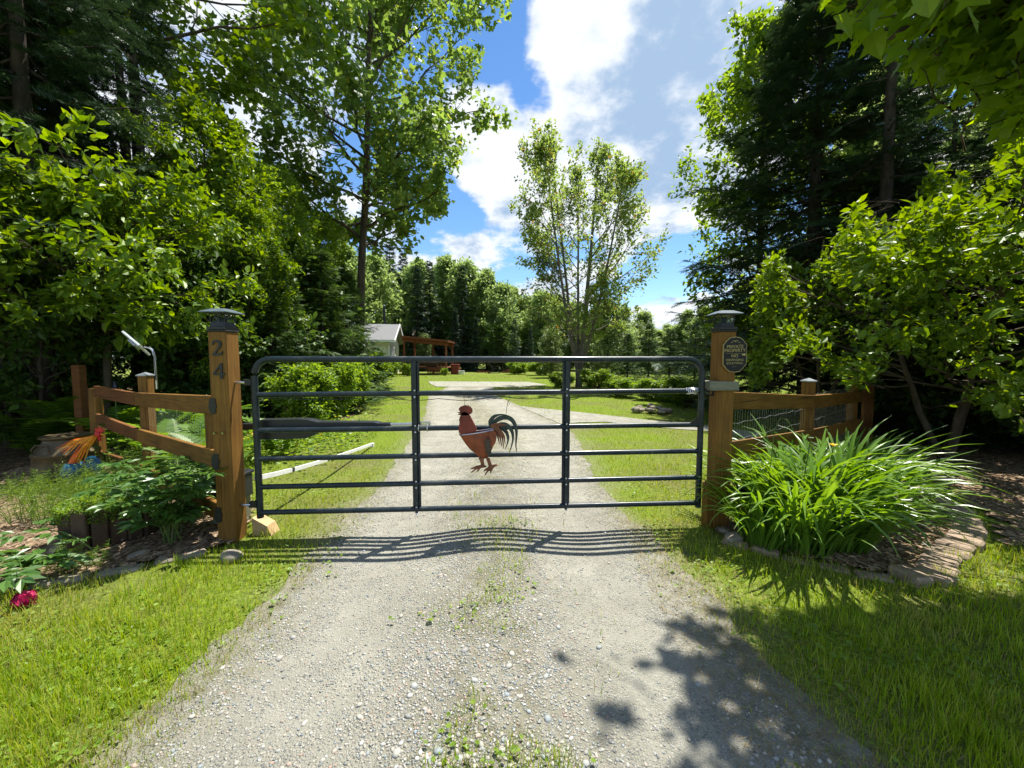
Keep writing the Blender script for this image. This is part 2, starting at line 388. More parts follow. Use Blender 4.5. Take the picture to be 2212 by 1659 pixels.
def solarmat():
    m, nt, N, L, b = nmat('pale solar panel back')
    n = addnoise(N, L, 12); L.new(ramp(N, L, n, [(.3, (.42, .45, .44)), (.7, (.6, .62, .6))]), b.inputs['Base Color']); b.inputs['Roughness'].default_value = .35
    return m
M['solar'] = solarmat()

# foliage
M['leaf_maple'] = leafmat('maple leaf', (.075, .14, .030), (.155, .24, .05), .5, 2.0, c3=(.24, .28, .05))
M['leaf_sunny'] = leafmat('young beech leaf', (.08, .16, .014), (.19, .29, .026), .40, 1.6)
M['leaf_birch'] = leafmat('birch leaf', (.085, .165, .02), (.19, .29, .034), .48, 2.0)
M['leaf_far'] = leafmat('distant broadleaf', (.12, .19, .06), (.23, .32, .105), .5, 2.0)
M['leaf_pale'] = leafmat('pale willow leaf', (.10, .15, .05), (.17, .23, .075), .4, 1.5)
M['leaf_lone'] = leafmat('lone tree leaf', (.10, .165, .04), (.20, .28, .065), .5, 2.1, c3=(.2, .13, .03))
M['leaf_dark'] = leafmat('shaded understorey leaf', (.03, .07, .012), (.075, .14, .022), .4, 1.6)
M['needle'] = leafmat('spruce needle', (.022, .048, .022), (.045, .085, .034), .18, 1.4, rough=.5, spec=.25)
M['needle_light'] = leafmat('young spruce needle', (.04, .085, .02), (.085, .15, .032), .25, 1.5, rough=.5, spec=.25)
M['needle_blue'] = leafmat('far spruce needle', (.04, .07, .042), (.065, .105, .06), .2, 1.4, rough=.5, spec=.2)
M['grass'] = leafmat('lawn grass blade', (.15, .28, .011), (.36, .49, .028), .44, 1.5, rough=.5, spec=.25, c3=(.36, .34, .10), dry=(.42, .40, .10))
M['grass_far'] = leafmat('far lawn blade', (.155, .29, .011), (.30, .46, .024), .42, 1.5, rough=.55, spec=.2)
M['drygrass'] = leafmat('dry straw blade', (.22, .17, .07), (.38, .31, .15), .3, 1.2, rough=.6, spec=.2)
M['clover'] = leafmat('verge weed leaf', (.11, .20, .018), (.21, .31, .04), .4, 1.5)
M['daylily'] = leafmat('daylily blade', (.07, .16, .014), (.155, .28, .035), .42, 1.8, rough=.33, spec=.5)
M['peony'] = leafmat('peony leaf', (.045, .12, .024), (.095, .19, .036), .34, 1.6, rough=.35, spec=.5)
M['stemgreen'] = plain('green stem', (.09, .14, .03), .6, var=.3, scale=30, bmp=0)
M['fern'] = leafmat('fern frond', (.065, .15, .016), (.13, .24, .03), .44, 1.7)
M['horsetail'] = leafmat('horsetail', (.11, .20, .02), (.2, .32, .035), .42, 1.6)
M['petal'] = leafmat('magenta peony petal', (.32, .004, .05), (.5, .012, .10), .3, 1.3, rough=.5)
M['petal_y'] = leafmat('yellow petal', (.75, .45, .01), (.85, .6, .03), .35, 1.2)
M['petal_v'] = leafmat('violet petal', (.10, .09, .34), (.2, .16, .5), .3, 1.3)
# ------------------------------------------------------------------ the ground
LE = np.array([gp(*p)[:2] for p in ((300, 1659), (420, 1520), (600, 1330), (690, 1225), (762, 1130), (822, 1050), (882, 960), (918, 900), (926, 855))])
RE = np.array([gp(*p)[:2] for p in ((1800, 1659), (1690, 1540), (1560, 1400), (1475, 1280), (1408, 1200), (1342, 1120), (1282, 1025), (1253, 960), (1232, 925), (1130, 880), (1060, 850))])
def ext(E, x0):  # carry the edges behind the camera
    E = E[np.argsort(E[:, 1])]; return np.vstack([[x0, -6], [E[0][0], E[0][1] - .3], E])
LE = ext(LE, -1.5); RE = ext(RE, 1.6)
YEND = 21.0
def xl(y): return np.interp(y, LE[:, 1], LE[:, 0])
def xr(y): return np.interp(y, RE[:, 1], RE[:, 0])
def sn(x, y, s=1.0, k=0):
    "cheap smooth noise, about -1..1"
    x = np.asarray(x) * s; y = np.asarray(y) * s; o = 0
    for i, (a, b, c) in enumerate(((1.0, .7, 1.3), (-.8, 1.1, 4.1), (1.9, -1.3, 2.2), (.6, 2.3, .7), (-2.7, -1.9, 5.0))):
        o = o + np.sin(a * x + b * y + c + k * 1.7 + 1.3 * np.sin(.7 * b * x - a * y + k)) / (1 + .45 * i)
    return o / 2.6
def tval(x, y):
    c = (xl(y) + xr(y)) / 2; w = np.maximum((xr(y) - xl(y)) / 2, .2); return (x - c) / w
def gz(x, y):
    x = np.asarray(x, float); y = np.asarray(y, float)
    near = np.clip(1 - np.abs(y - 4) / 30, 0, 1)
    c = (xl(y) + xr(y)) / 2; w = np.maximum((xr(y) - xl(y)) / 2, .3)
    t = (x - c) / w
    inside = np.clip(1.25 - np.abs(t), 0, .25) * 4 * (y < YEND) * (y > -5)
    crown = .042 * np.exp(-(t / .33) ** 2) - .012 * np.exp(-((np.abs(t) - .62) / .22) ** 2)
    fade = np.clip((14 - y) / 8, 0, 1)
    lawn = .018 * sn(x, y, .9) + .012 * sn(x, y, 2.3, 2)
    return inside * crown * fade + (1 - inside) * lawn * near + .0 * x
def stones_noise(*a): return 0

def ground_mat():
    m, nt, N, L, b = nmat('lawn soil and thatch')
    n1 = addnoise(N, L, .7, 6, .6); n2 = addnoise(N, L, 35, 5, .7)
    c1 = ramp(N, L, n2, [(.32, (.065, .095, .014)), (.55, (.15, .205, .022)), (.75, (.25, .28, .05))])
    c2 = ramp(N, L, n2, [(.32, (.075, .07, .03)), (.6, (.17, .15, .07)), (.8, (.26, .22, .11))])
    mx = N.new('ShaderNodeMix'); mx.data_type = 'RGBA'; L.new(ramp(N, L, n1, [(.45, (0, 0, 0)), (.72, (1, 1, 1))]), mx.inputs['Factor'])
    L.new(c1, mx.inputs[6]); L.new(c2, mx.inputs[7])
    at_ = N.new('ShaderNodeAttribute'); at_.attribute_name = 'worn'
    mw = N.new('ShaderNodeMix'); mw.data_type = 'RGBA'; L.new(at_.outputs['Fac'], mw.inputs['Factor']); L.new(mx.outputs[2], mw.inputs[6])
    L.new(ramp(N, L, n2, [(.3, (.12, .105, .065)), (.55, (.24, .225, .165)), (.75, (.33, .315, .25))]), mw.inputs[7]); L.new(mw.outputs[2], b.inputs['Base Color'])
    b.inputs['Roughness'].default_value = .95; b.inputs['Specular IOR Level'].default_value = .1
    bump(N, L, n2, .8, .03, b); return m
M['ground'] = ground_mat()
def gravel_mat():
    m, nt, N, L, b = nmat('packed stone dust and gravel')
    tc = N.new('ShaderNodeTexCoord')
    def vor(scale, feat='F1'):
        v = N.new('ShaderNodeTexVoronoi'); v.inputs['Scale'].default_value = scale; v.feature = feat; L.new(tc.outputs['Object'], v.inputs['Vector']); return v
    v1 = vor(95); v2 = vor(42)
    dust = ramp(N, L, addnoise(N, L, 2.2, 8, .65), [(.25, (.24, .23, .19)), (.55, (.345, .335, .282)), (.8, (.43, .418, .355))])
    sepc = N.new('ShaderNodeSeparateColor'); L.new(v1.outputs['Color'], sepc.inputs[0])
    stone = ramp(N, L, sepc.outputs[0], [(.05, (.19, .195, .19)), (.3, (.33, .32, .27)), (.55, (.39, .39, .35)), (.75, (.45, .41, .33)), (.95, (.55, .53, .48))])
    mask = ramp(N, L, addnoise(N, L, 5, 6, .7), [(.34, (0, 0, 0)), (.55, (1, 1, 1))])
    edge = ramp(N, L, v1.outputs['Distance'], [(.25, (1, 1, 1)), (.6, (0, 0, 0))])
    mm = N.new('ShaderNodeMath'); mm.operation = 'MULTIPLY'; L.new(mask, mm.inputs[0]); L.new(edge, mm.inputs[1])
    mx = N.new('ShaderNodeMix'); mx.data_type = 'RGBA'; L.new(mm.outputs[0], mx.inputs['Factor']); L.new(dust, mx.inputs[6]); L.new(stone, mx.inputs[7])
    at_ = N.new('ShaderNodeAttribute'); at_.attribute_name = 'crown'
    cm = N.new('ShaderNodeMath'); cm.operation = 'MULTIPLY'; L.new(at_.outputs['Fac'], cm.inputs[0]); L.new(ramp(N, L, addnoise(N, L, 9, 6, .7), [(.35, (0, 0, 0)), (.62, (.85, .85, .85))]), cm.inputs[1])
    mc = N.new('ShaderNodeMix'); mc.data_type = 'RGBA'; L.new(cm.outputs[0], mc.inputs['Factor']); L.new(mx.outputs[2], mc.inputs[6]); L.new(ramp(N, L, addnoise(N, L, 60, 5, .7), [(.3, (.11, .10, .055)), (.7, (.25, .235, .13))]), mc.inputs[7]); mx = mc
    n3 = addnoise(N, L, 240, 4, .7)
    mul = N.new('ShaderNodeMix'); mul.data_type = 'RGBA'; mul.blend_type = 'MULTIPLY'; mul.inputs['Factor'].default_value = 1
    L.new(mx.outputs[2], mul.inputs[6]); L.new(ramp(N, L, n3, [(.3, (.72, .72, .72)), (.6, (1.05, 1.05, 1.03))]), mul.inputs[7])
    L.new(mul.outputs[2], b.inputs['Base Color'])
    b.inputs['Roughness'].default_value = .95; b.inputs['Specular IOR Level'].default_value = .12
    ad = N.new('ShaderNodeMath'); ad.operation = 'MULTIPLY_ADD'; L.new(mm.outputs[0], ad.inputs[0]); ad.inputs[1].default_value = .8; L.new(n3, ad.inputs[2])
    bump(N, L, ad.outputs[0], .9, .011, b); return m
M['gravel'] = gravel_mat()
def chips_mat(name, cs):
    m, nt, N, L, b = nmat(name)
    v = N.new('ShaderNodeTexVoronoi'); v.inputs['Scale'].default_value = 55
    tc = N.new('ShaderNodeTexCoord'); mp = N.new('ShaderNodeMapping'); mp.inputs['Scale'].default_value = (1, .5, 1); mp.inputs['Rotation'].default_value = (0, 0, .6)
    L.new(tc.outputs['Object'], mp.inputs[0]); L.new(mp.outputs[0], v.inputs['Vector'])
    sc_ = N.new('ShaderNodeSeparateColor'); L.new(v.outputs['Color'], sc_.inputs[0])
    L.new(ramp(N, L, sc_.outputs[0], cs), b.inputs['Base Color']); b.inputs['Roughness'].default_value = .95; b.inputs['Specular IOR Level'].default_value = .1
    bump(N, L, v.outputs['Distance'], .8, .02, b); return m
M['mulch'] = chips_mat('bark mulch', [(.0, (.07, .045, .028)), (.35, (.16, .105, .062)), (.7, (.27, .19, .12)), (1, (.40, .31, .21))])
M['litter'] = chips_mat('leaf litter', [(.0, (.03, .02, .012)), (.5, (.09, .06, .03)), (.85, (.14, .10, .05)), (1, (.20, .15, .08))])
def stone_mat():
    m, nt, N, L, b = nmat('mixed gravel stone')
    g = N.new('ShaderNodeNewGeometry')
    L.new(ramp(N, L, g.outputs['Random Per Island'], [(0, (.15, .16, .16)), (.2, (.28, .28, .25)), (.45, (.36, .34, .28)), (.6, (.20, .235, .25)), (.75, (.40, .39, .35)), (.88, (.31, .22, .165)), (.96, (.52, .50, .46))]), b.inputs['Base Color'])
    b.inputs['Roughness'].default_value = .8; b.inputs['Specular IOR Level'].default_value = .25; return m
M['pebble'] = stone_mat()
def stone_mat_o():
    m, nt, N, L, b = nmat('single gravel stone')
    g = N.new('ShaderNodeObjectInfo')
    L.new(ramp(N, L, g.outputs['Random'], [(0, (.17, .18, .18)), (.2, (.30, .29, .26)), (.45, (.38, .36, .30)), (.6, (.22, .255, .27)), (.75, (.41, .40, .36)), (.88, (.32, .23, .175)), (.96, (.52, .50, .46))]), b.inputs['Base Color'])
    b.inputs['Roughness'].default_value = .8; b.inputs['Specular IOR Level'].default_value = .25; return m
M['pebble_o'] = stone_mat_o()

def build_ground():
    xs = np.unique(np.concatenate([np.linspace(-600, -40, 18), np.linspace(-40, -6, 35), np.linspace(-6, 6, 130), np.linspace(6, 40, 35), np.linspace(40, 600, 18)]))
    ys = np.unique(np.concatenate([np.linspace(-400, -10, 12), np.linspace(-10, 0, 11), np.linspace(0, 8, 90), np.linspace(8, 40, 64), np.linspace(40, 900, 24)]))
    X, Y = np.meshgrid(xs, ys); Z = gz(X, Y)
    nx, ny = len(xs), len(ys); i = np.arange(nx * ny).reshape(ny, nx)
    F = np.stack([i[:-1, :-1], i[:-1, 1:], i[1:, 1:], i[1:, :-1]], -1).reshape(-1, 4)
    me = mesh('ground', np.stack([X, Y, Z], -1), [F], M['ground'], True); t_ = np.abs(tval(X, Y))
    wv = np.clip((1.24 + .14 * sn(X, Y, 5, 2) - t_) / .26, 0, 1) * np.clip((5.5 - Y) / 2.5, .35, 1) * (Y < 12); a = me.attributes.new('worn', 'FLOAT', 'POINT'); a.data.foreach_set('value', wv.ravel().astype(np.float32))
    tag(link('ground', me), kind='structure')
build_ground()
def sheet(name, L_, R__, mat, lift, n=24, parent=None):
    "a strip between two edges given as equally long point lists"
    L_ = np.array(L_); R__ = np.array(R__); t = np.linspace(0, 1, n)
    P = L_[:, None] * (1 - t)[None, :, None] + R__[:, None] * t[None, :, None]
    Z = gz(P[..., 0], P[..., 1]) + lift
    V = np.concatenate([P, Z[..., None]], -1); k, m_ = P.shape[:2]; i = np.arange(k * m_).reshape(k, m_)
    F = np.stack([i[:-1, :-1], i[:-1, 1:], i[1:, 1:], i[1:, :-1]], -1).reshape(-1, 4)
    return link(name, mesh(name, V, [F], mat, True), parent)
yy = np.concatenate([np.linspace(-6, 0, 13)[:-1], np.linspace(0, 6, 90)[:-1], np.linspace(6, YEND, 60)])
jl = .05 * sn(yy, yy * .3, 7) + .03 * sn(yy, yy * .2, 19, 3); jr = .05 * sn(yy, yy * .3, 6, 5) + .03 * sn(yy, yy * .2, 17, 4)
drive = tag(sheet('driveway', np.stack([xl(yy) + jl - .16 * np.clip((4.2 - yy) / 1.5, 0, 1), yy], 1), np.stack([xr(yy) + jr + .16 * np.clip((4.2 - yy) / 1.5, 0, 1), yy], 1), M['gravel'], .006, 48), kind='structure')
def crown_attr(me):
    co = np.zeros(len(me.vertices) * 3, np.float32); me.vertices.foreach_get('co', co); co = co.reshape(-1, 3); t_ = tval(co[:, 0], co[:, 1])
    a = me.attributes.new('crown', 'FLOAT', 'POINT'); a.data.foreach_set('value', (np.exp(-(t_ / .30) ** 2) + np.clip((np.abs(t_) - .78) / .25, 0, 1)).astype(np.float32))
crown_attr(drive.data)
# the arm of the drive that turns off to the right, and the wide gravel apron by the house
BR_T = np.array([gp(*p)[:2] for p in ((1120, 878), (1200, 886), (1290, 897), (1400, 908), (1530, 920), (1640, 935))])
BR_B = np.array([gp(*p)[:2] for p in ((1215, 918), (1250, 914), (1310, 913), (1400, 922), (1530, 932), (1640, 950))])
tag(sheet('gravel_path', BR_B, BR_T, M['gravel'], .014, 10), kind='structure')
AP_L = np.array([[-3.8, 19.5], [-4.5, 21.5], [-5.2, 24]]); AP_R = np.array([[0.4, 19.2], [1.9, 21.0], [1.0, 23.5]])
tag(sheet('gravel_apron', AP_L, AP_R, M['gravel'], .022, 10), kind='structure')
def inpoly(px, py, poly):
    r = np.zeros(np.shape(px), bool); n = len(poly)
    for i in range(n):
        x0, y0 = poly[i]; x1, y1 = poly[(i + 1) % n]
        c = ((y0 > py) != (y1 > py)) & (px < (x1 - x0) * (py - y0) / (y1 - y0 + 1e-12) + x0); r ^= c
    return r
BEDL = np.array([(-2.12, 2.95), (-2.3, 2.72), (-2.65, 2.52), (-3.0, 2.33), (-3.5, 2.2), (-5.5, 2.2), (-6.5, 3.0), (-6.5, 6.2), (-4.6, 6.2), (-2.4, 3.6)])
BEDR = np.array([(1.62, 3.12), (2.04, 2.74), (2.48, 2.46), (2.80, 2.52), (3.05, 2.72), (3.62, 3.0), (4.2, 3.55), (4.5, 4.6), (3.4, 4.2), (1.95, 3.42)])
PATHR = np.array([(3.75, 2.95), (4.3, 3.45), (4.65, 4.6), (5.5, 5.7), (9.5, 8), (14, 6), (14, 2.2), (6.0, 2.2)])
WOODL = np.array([(-6.3, 2.8), (-4.6, 6.0), (-3.6, 9), (-5.0, 14), (-7.2, 20), (-12, 26), (-60, 30), (-60, -5), (-9, -5), (-7.5, 1)])
WOODR = np.array([(5.3, 5.8), (7.5, 9.5), (12, 14), (30, 20), (60, 20), (60, -6), (9, -6), (6, 1.4), (9.5, 8)])
def fill(name, poly, mat, lift, step):
    lo = poly.min(0); hi = poly.max(0)
    xs = np.arange(lo[0], hi[0] + step, step); ys = np.arange(lo[1], hi[1] + step, step)
    X, Y = np.meshgrid(xs, ys); X = X + .25 * step * sn(X, Y, 3); keep = inpoly(X, Y, poly)
    Z = gz(X, Y) + lift + .008 * sn(X, Y, 9); i = np.arange(X.size).reshape(X.shape)
    F = np.stack([i[:-1, :-1], i[:-1, 1:], i[1:, 1:], i[1:, :-1]], -1).reshape(-1, 4)
    F = F[keep.ravel()[F].all(1)]
    used, inv = np.unique(F, return_inverse=True)
    V = np.stack([X, Y, Z], -1).reshape(-1, 3)[used]
    return tag(link(name, mesh(name, V, [inv.reshape(-1, 4)], mat, True)), kind='structure')
fill('mulch_bed', BEDL, M['mulch'], .022, .06)
fill('mulch_bed', BEDR, M['mulch'], .022, .06)
fill('mulch_path', PATHR, M['mulch'], .015, .12)
fill('forest_floor', WOODL, M['litter'], .014, .5)
fill('forest_floor', WOODR, M['litter'], .019, .5)

# ------------------------------------------------------------------ gravel stones
def stone_mesh(seed, mat=None, smooth=True):
    r = np.random.default_rng(seed); ph = (1 + 5 ** .5) / 2
    V = norm(np.array([(-1, ph, 0), (1, ph, 0), (-1, -ph, 0), (1, -ph, 0), (0, -1, ph), (0, 1, ph), (0, -1, -ph), (0, 1, -ph), (ph, 0, -1), (ph, 0, 1), (-ph, 0, -1), (-ph, 0, 1)]))
    F = np.array([(0, 11, 5), (0, 5, 1), (0, 1, 7), (0, 7, 10), (0, 10, 11), (1, 5, 9), (5, 11, 4), (11, 10, 2), (10, 7, 6), (7, 1, 8), (3, 9, 4), (3, 4, 2), (3, 2, 6), (3, 6, 8), (3, 8, 9), (4, 9, 5), (2, 4, 11), (6, 2, 10), (8, 6, 7), (9, 8, 1)])
    V = V * r.uniform(.72, 1.15, (12, 1)) * np.array([1, r.uniform(.6, .9), r.uniform(.4, .65)])
    return V, [F]
def gravel():
    n = 150000
    y = RG.uniform(1.15, 9.5, n) ; y = 1.15 + (y - 1.15) * RG.uniform(0, 1, n) ** .55
    t = RG.uniform(-1.02, 1.02, n); c = (xl(y) + xr(y)) / 2; w = (xr(y) - xl(y)) / 2; x = c + t * w
    patch = sn(x, y, 2.1, 7) * .5 + sn(x, y, 5.5, 3) * .35
    dens = np.where(np.abs(t) < .32, .62, np.where(np.abs(np.abs(t) - .62) < .17, .06, .26)) * (1 + .9 * patch)
    dens = np.where(t < -.1, dens + .10, dens) * np.clip(1.5 - y / 9, .2, 1)
    k = RG.uniform(0, 1, n) < dens
    x, y = x[k], y[k]; n = len(x)
    s = .0032 + .0075 * RG.random(n) ** 2.2 + .012 * (RG.random(n) > .985) * RG.random(n)
    order = np.argsort(-s / np.maximum(y, 1)); big = order[:300]; rest = order[300:][:26000]
    meshes = []
    for i in range(10):
        V, F = stone_mesh(i + 50); meshes.append(mesh('stone', V, F, M['pebble_o'], True))
    for j in big:
        a = RG.uniform(0, 6.28)
        place('stone', meshes[j % 10], drive, (x[j], y[j], float(gz(x[j], y[j])) + .006 + s[j] * .05), (math.cos(a), math.sin(a), RG.normal(0, .15)), (RG.normal(0, .15), RG.normal(0, .15), 1), s[j] * 1.15)
    Vs = []; Fs = []; nn = 0
    for v in range(6):
        jj = rest[v::6]; a = RG.uniform(0, 6.28, len(jj)); TV, TF = stone_mesh(v + 9)
        if v > 0:   # small ones as plain octahedra
            TV = np.array([(1, 0, 0), (0, .8, 0), (-.9, .1, 0), (0, -.75, 0), (.1, .1, .55), (0, 0, -.5)]) * RG.uniform(.8, 1.15, (6, 1)); TF = [np.array([(0, 1, 4), (1, 2, 4), (2, 3, 4), (3, 0, 4), (1, 0, 5), (2, 1, 5), (3, 2, 5), (0, 3, 5)])]
        P = np.stack([x[jj], y[jj], gz(x[jj], y[jj]) + .006 + s[jj] * .04], 1)
        V, F = inst(TV, TF, P, np.stack([np.cos(a), np.sin(a), RG.normal(0, .2, len(jj))], 1), np.stack([RG.normal(0, .2, len(jj)), RG.normal(0, .2, len(jj)), np.ones(len(jj))], 1), s[jj])
        Vs.append(V); Fs.append(F[0] + nn); nn += len(V)
    tag(link('loose_gravel', mesh('loose_gravel', np.concatenate(Vs), [np.concatenate(Fs)], M['pebble'], True), drive), kind='stuff')
gravel()

# ------------------------------------------------------------------ grass
BLADE = (np.array([(-.5, 0, 0), (.5, 0, 0), (-.36, .5, .05), (.36, .5, .05), (0, 1, .22)]), [np.array([(0, 1, 3), (0, 3, 2), (2, 3, 4)])])
BLADE1 = (np.array([(-.5, 0, 0), (.5, 0, 0), (0, 1, .1)]), [np.array([(0, 1, 2)])])
def blades(name, x, y, h, w, mat, tmpl, label, lean=.35, cat='grass'):
    n = len(x); a = RG.uniform(0, 6.28, n)
    ax = np.stack([np.cos(a) * lean * RG.random(n), np.sin(a) * lean * RG.random(n), np.ones(n)], 1)
    b = RG.uniform(0, 6.28, n); nr = np.stack([np.cos(b), np.sin(b), np.full(n, .1)], 1)
    V, F = inst(tmpl[0], tmpl[1], np.stack([x, y, gz(x, y) - .002], 1), ax, nr, h, w)
    return tag(link(name, mesh(name, V, F, mat, False)), label, cat, kind='stuff')
def tval(x, y):
    c = (xl(y) + xr(y)) / 2; w = np.maximum((xr(y) - xl(y)) / 2, .2); return (x - c) / w
def on_branch(x, y):
    tb = np.interp(x, BR_T[:, 0], BR_T[:, 1], left=-9, right=-9); bb = np.interp(x, BR_B[:, 0], BR_B[:, 1], left=9e3, right=9e3)
    return (y > bb) & (y < tb)
def lawn_density(x, y):
    t = np.abs(tval(x, y)); patch = sn(x, y, 2.4, 1) * .5 + sn(x, y, 6, 4) * .35
    p2 = sn(x, y, 13, 8) * .5 + sn(x, y, 27, 5) * .4
    edge = np.clip((t - (.82 + .10 * patch + .10 * p2)) / .36, 0, 1) ** 1.3
    edge = np.where(y > YEND, 1, edge)
    d = edge * np.clip(.72 + .6 * patch + .5 * p2, .08, 1.2)
    # thin strip of grass on the crown of the drive
    tt = tval(x, y) - .03
    mid = .75 * np.exp(-(tt / .25) ** 2) * np.clip(patch * 2.4 + .1, 0, 1) * (y < 9)
    d = np.maximum(d, mid)
    # strawy worn fringe on the right, under the maple
    d = np.where((x > 0) & (y < 2.5) & (t > .9), d * np.clip((x - .85 - (2.0 - y) * .22) / .8, .04, 1), d)
    for p in (BEDL, BEDR, PATHR, WOODL, WOODR): d = np.where(inpoly(x, y, p), 0, d)
    d = np.where(on_branch(x, y), 0, d)
    return np.clip(d, 0, 1)
def grow_lawn():
    n = 250000
    y = 1.15 + (6.4 - 1.15) * RG.random(n) ** 1.4; x = RG.uniform(-1.55, 1.6, n) * (y + .3)
    k = RG.random(n) < lawn_density(x, y) * np.clip(1.25 - .16 * y, .3, 1) * np.clip((6.4 - y) / 1.6, 0, 1); x, y = x[k], y[k]
    t = np.abs(tval(x, y)); tall = np.where(t < .6, .8, np.clip(.55 + .5 * (t - 1) / .4, .45, 1.1))
    h = (.022 + .060 * RG.random(len(x)) ** 1.4) * tall * (1 + .45 * sn(x, y, 1.7, 9) + .45 * sn(x, y, 6, 2) + .35 * sn(x, y, 14, 3)) ; w = RG.uniform(.0025, .0055, len(x)) * (.7 + .15 * y)
    blades('grass', x, y, np.clip(h, .015, .12), w, M['grass'], BLADE, 'short sunlit lawn grass on both sides of the gravel drive')
    n = 120000
    y = 4.4 + (34 - 4.4) * RG.random(n) ** 1.8; x = RG.uniform(-.95, 1.05, n) * y
    k = RG.random(n) < lawn_density(x, y) * np.clip((y - 4.4) / 2, 0, 1); x, y = x[k], y[k]
    # keep the far mown lawn to the clearing
    k = (x > -3.8 - .25 * (y - 9)) ; x, y = x[k], y[k]
    h = RG.uniform(.03, .06, len(x)) * (.8 + .02 * y); w = RG.uniform(.0028, .005, len(x)) * (.75 + .22 * y)
    blades('grass', x, y, h, w, M['grass_far'], BLADE1, 'bright mown lawn beyond the gate')
    # dry straw among the verge and under the maple
    n = 9000; y = RG.uniform(1.2, 3.4, n); x = RG.uniform(.7, 2.1, n) * (1 + .1 * y)
    t = tval(x, y); k = (t > .62) & (t < 1.4) & (RG.random(n) < .7); x, y = x[k], y[k]
    a = RG.uniform(0, 6.28, len(x))
    V, F = inst(BLADE1[0], BLADE1[1], np.stack([x, y, gz(x, y) + RG.uniform(.008, .02, len(x))], 1), np.stack([np.cos(a), np.sin(a), RG.normal(0, .12, len(x))], 1), np.stack([RG.normal(0, .3, len(x)), RG.normal(0, .3, len(x)), np.ones(len(x))], 1), RG.uniform(.03, .09, len(x)), .0025)
    tag(link('dry_needles', mesh('dry_needles', V, F, M['drygrass'])), 'dry needles and straw strewn along the right edge of the drive', 'straw', kind='stuff')
    n = 24000; y = RG.uniform(1.2, 4.0, n); x = RG.uniform(-1.5, 1.5, n) * y; k = (RG.random(n) < np.where(np.abs(tval(x, y)) < 1, .10 * (np.abs(tval(x, y)) < .35), .35)) & (lawn_density(x, y) > .03); x, y = x[k], y[k]
    blades('dry_grass', x, y, RG.uniform(.03, .08, len(x)), .003, M['drygrass'], BLADE, 'dry straw coloured blades scattered in the verge and crown of the drive', .9)
    # round verge weeds
    n = 34000; y = 1.15 + 3.5 * RG.random(n) ** 1.3; x = RG.uniform(-1.5, 1.6, n) * (y + .2); patch = sn(x, y, 3.1, 6)
    k = (RG.random(n) < lawn_density(x, y) * np.clip(patch + .35, 0, 1)); x, y = x[k], y[k]
    a = RG.uniform(0, 6.28, len(x))
    V, F = inst(OVAL[0] * np.array([1.5, 1, 1]), OVAL[1], np.stack([x, y, gz(x, y) + RG.uniform(.012, .04, len(x))], 1), np.stack([np.cos(a), np.sin(a), RG.normal(.1, .25, len(x))], 1), np.stack([RG.normal(0, .25, len(x)), RG.normal(0, .25, len(x)), np.ones(len(x))], 1), RG.uniform(.010, .026, len(x)) * (1 + .8 * (RG.random(len(x)) > .95)))
    tag(link('verge_weeds', mesh('verge_weeds', V, F, M['clover'])), 'low round leaved weeds mixed into the verge grass', 'weeds', kind='stuff')
    # wood chips lying on the beds
    n = 9000; x = np.concatenate([RG.uniform(-6.3, -2.1, n), RG.uniform(1.6, 7, n)]); y = np.concatenate([RG.uniform(2.1, 5.5, n), RG.uniform(2.3, 6.5, n)])
    k = inpoly(x, y, BEDL) | inpoly(x, y, BEDR) | inpoly(x, y, PATHR); x, y = x[k], y[k]; a = RG.uniform(0, 6.28, len(x))
    V, F = inst(DIAM[0] * np.array([.8, 1, 1]), DIAM[1], np.stack([x, y, gz(x, y) + RG.uniform(.022, .045, len(x))], 1), np.stack([np.cos(a), np.sin(a), RG.normal(0, .2, len(x))], 1), np.stack([RG.normal(0, .4, len(x)), RG.normal(0, .4, len(x)), np.ones(len(x))], 1), RG.uniform(.02, .055, len(x)))
    tag(link('wood_chips', mesh('wood_chips', V, F, M['chip'])), 'loose wood chips and dead leaves on the garden beds', 'wood chips', kind='stuff')
M['chip'] = leafmat('wood chip', (.10, .065, .04), (.36, .27, .18), .05, 1.0, rough=.9, spec=.1)
grow_lawn()
# ------------------------------------------------------------------ trees
def polyline(start, d, L_, K, rise, jit, r):
    "n curved branches: start (n,3), direction (n,3), length (n,)"
    n = len(start); t = np.linspace(0, 1, K)[None, :, None]
    P = start[:, None] + d[:, None] * L_[:, None, None] * t
    P[:, :, 2:3] += (rise * L_)[:, None, None] * t ** 2
    j = r.normal(0, 1, (n, K, 3)) * jit * L_[:, None, None]; j[:, 0] = 0; j = np.cumsum(j, 1)
    return P + j
def sample(P, Rr, idx, t):
    K = P.shape[1]; f = t * (K - 1); i = np.clip(f.astype(int), 0, K - 2); w = (f - i)[:, None]
    a = P[idx, i]; b = P[idx, i + 1]
    return a * (1 - w) + b * w, norm(b - a), Rr[idx, i] * (1 - w[:, 0]) + Rr[idx, i + 1] * w[:, 0]
def kids(P, Rr, L_, m, t0, spread, ratio, K, rise, jit, r, upb=0.0, thin=.5, minlen=.0):
    n = len(P); idx = np.repeat(np.arange(n), m); t = t0 + (1 - t0) * (np.tile(np.arange(m), n) + r.uniform(.1, .9, n * m)) / m
    s, tg, rr = sample(P, Rr, idx, t)
    v = r.normal(0, 1, (n * m, 3)); v = norm(v - tg * (v * tg).sum(1, keepdims=True))
    d = norm(tg + v * spread + np.array([0, 0, upb]))
    LL = np.maximum(L_[idx] * ratio * (1.1 - .6 * t) * r.uniform(.7, 1.25, n * m), minlen)
    Q = polyline(s, d, LL, K, rise, jit, r)
    q = (rr * thin)[:, None] * np.linspace(1, .35, K)[None]
    return Q, q, LL
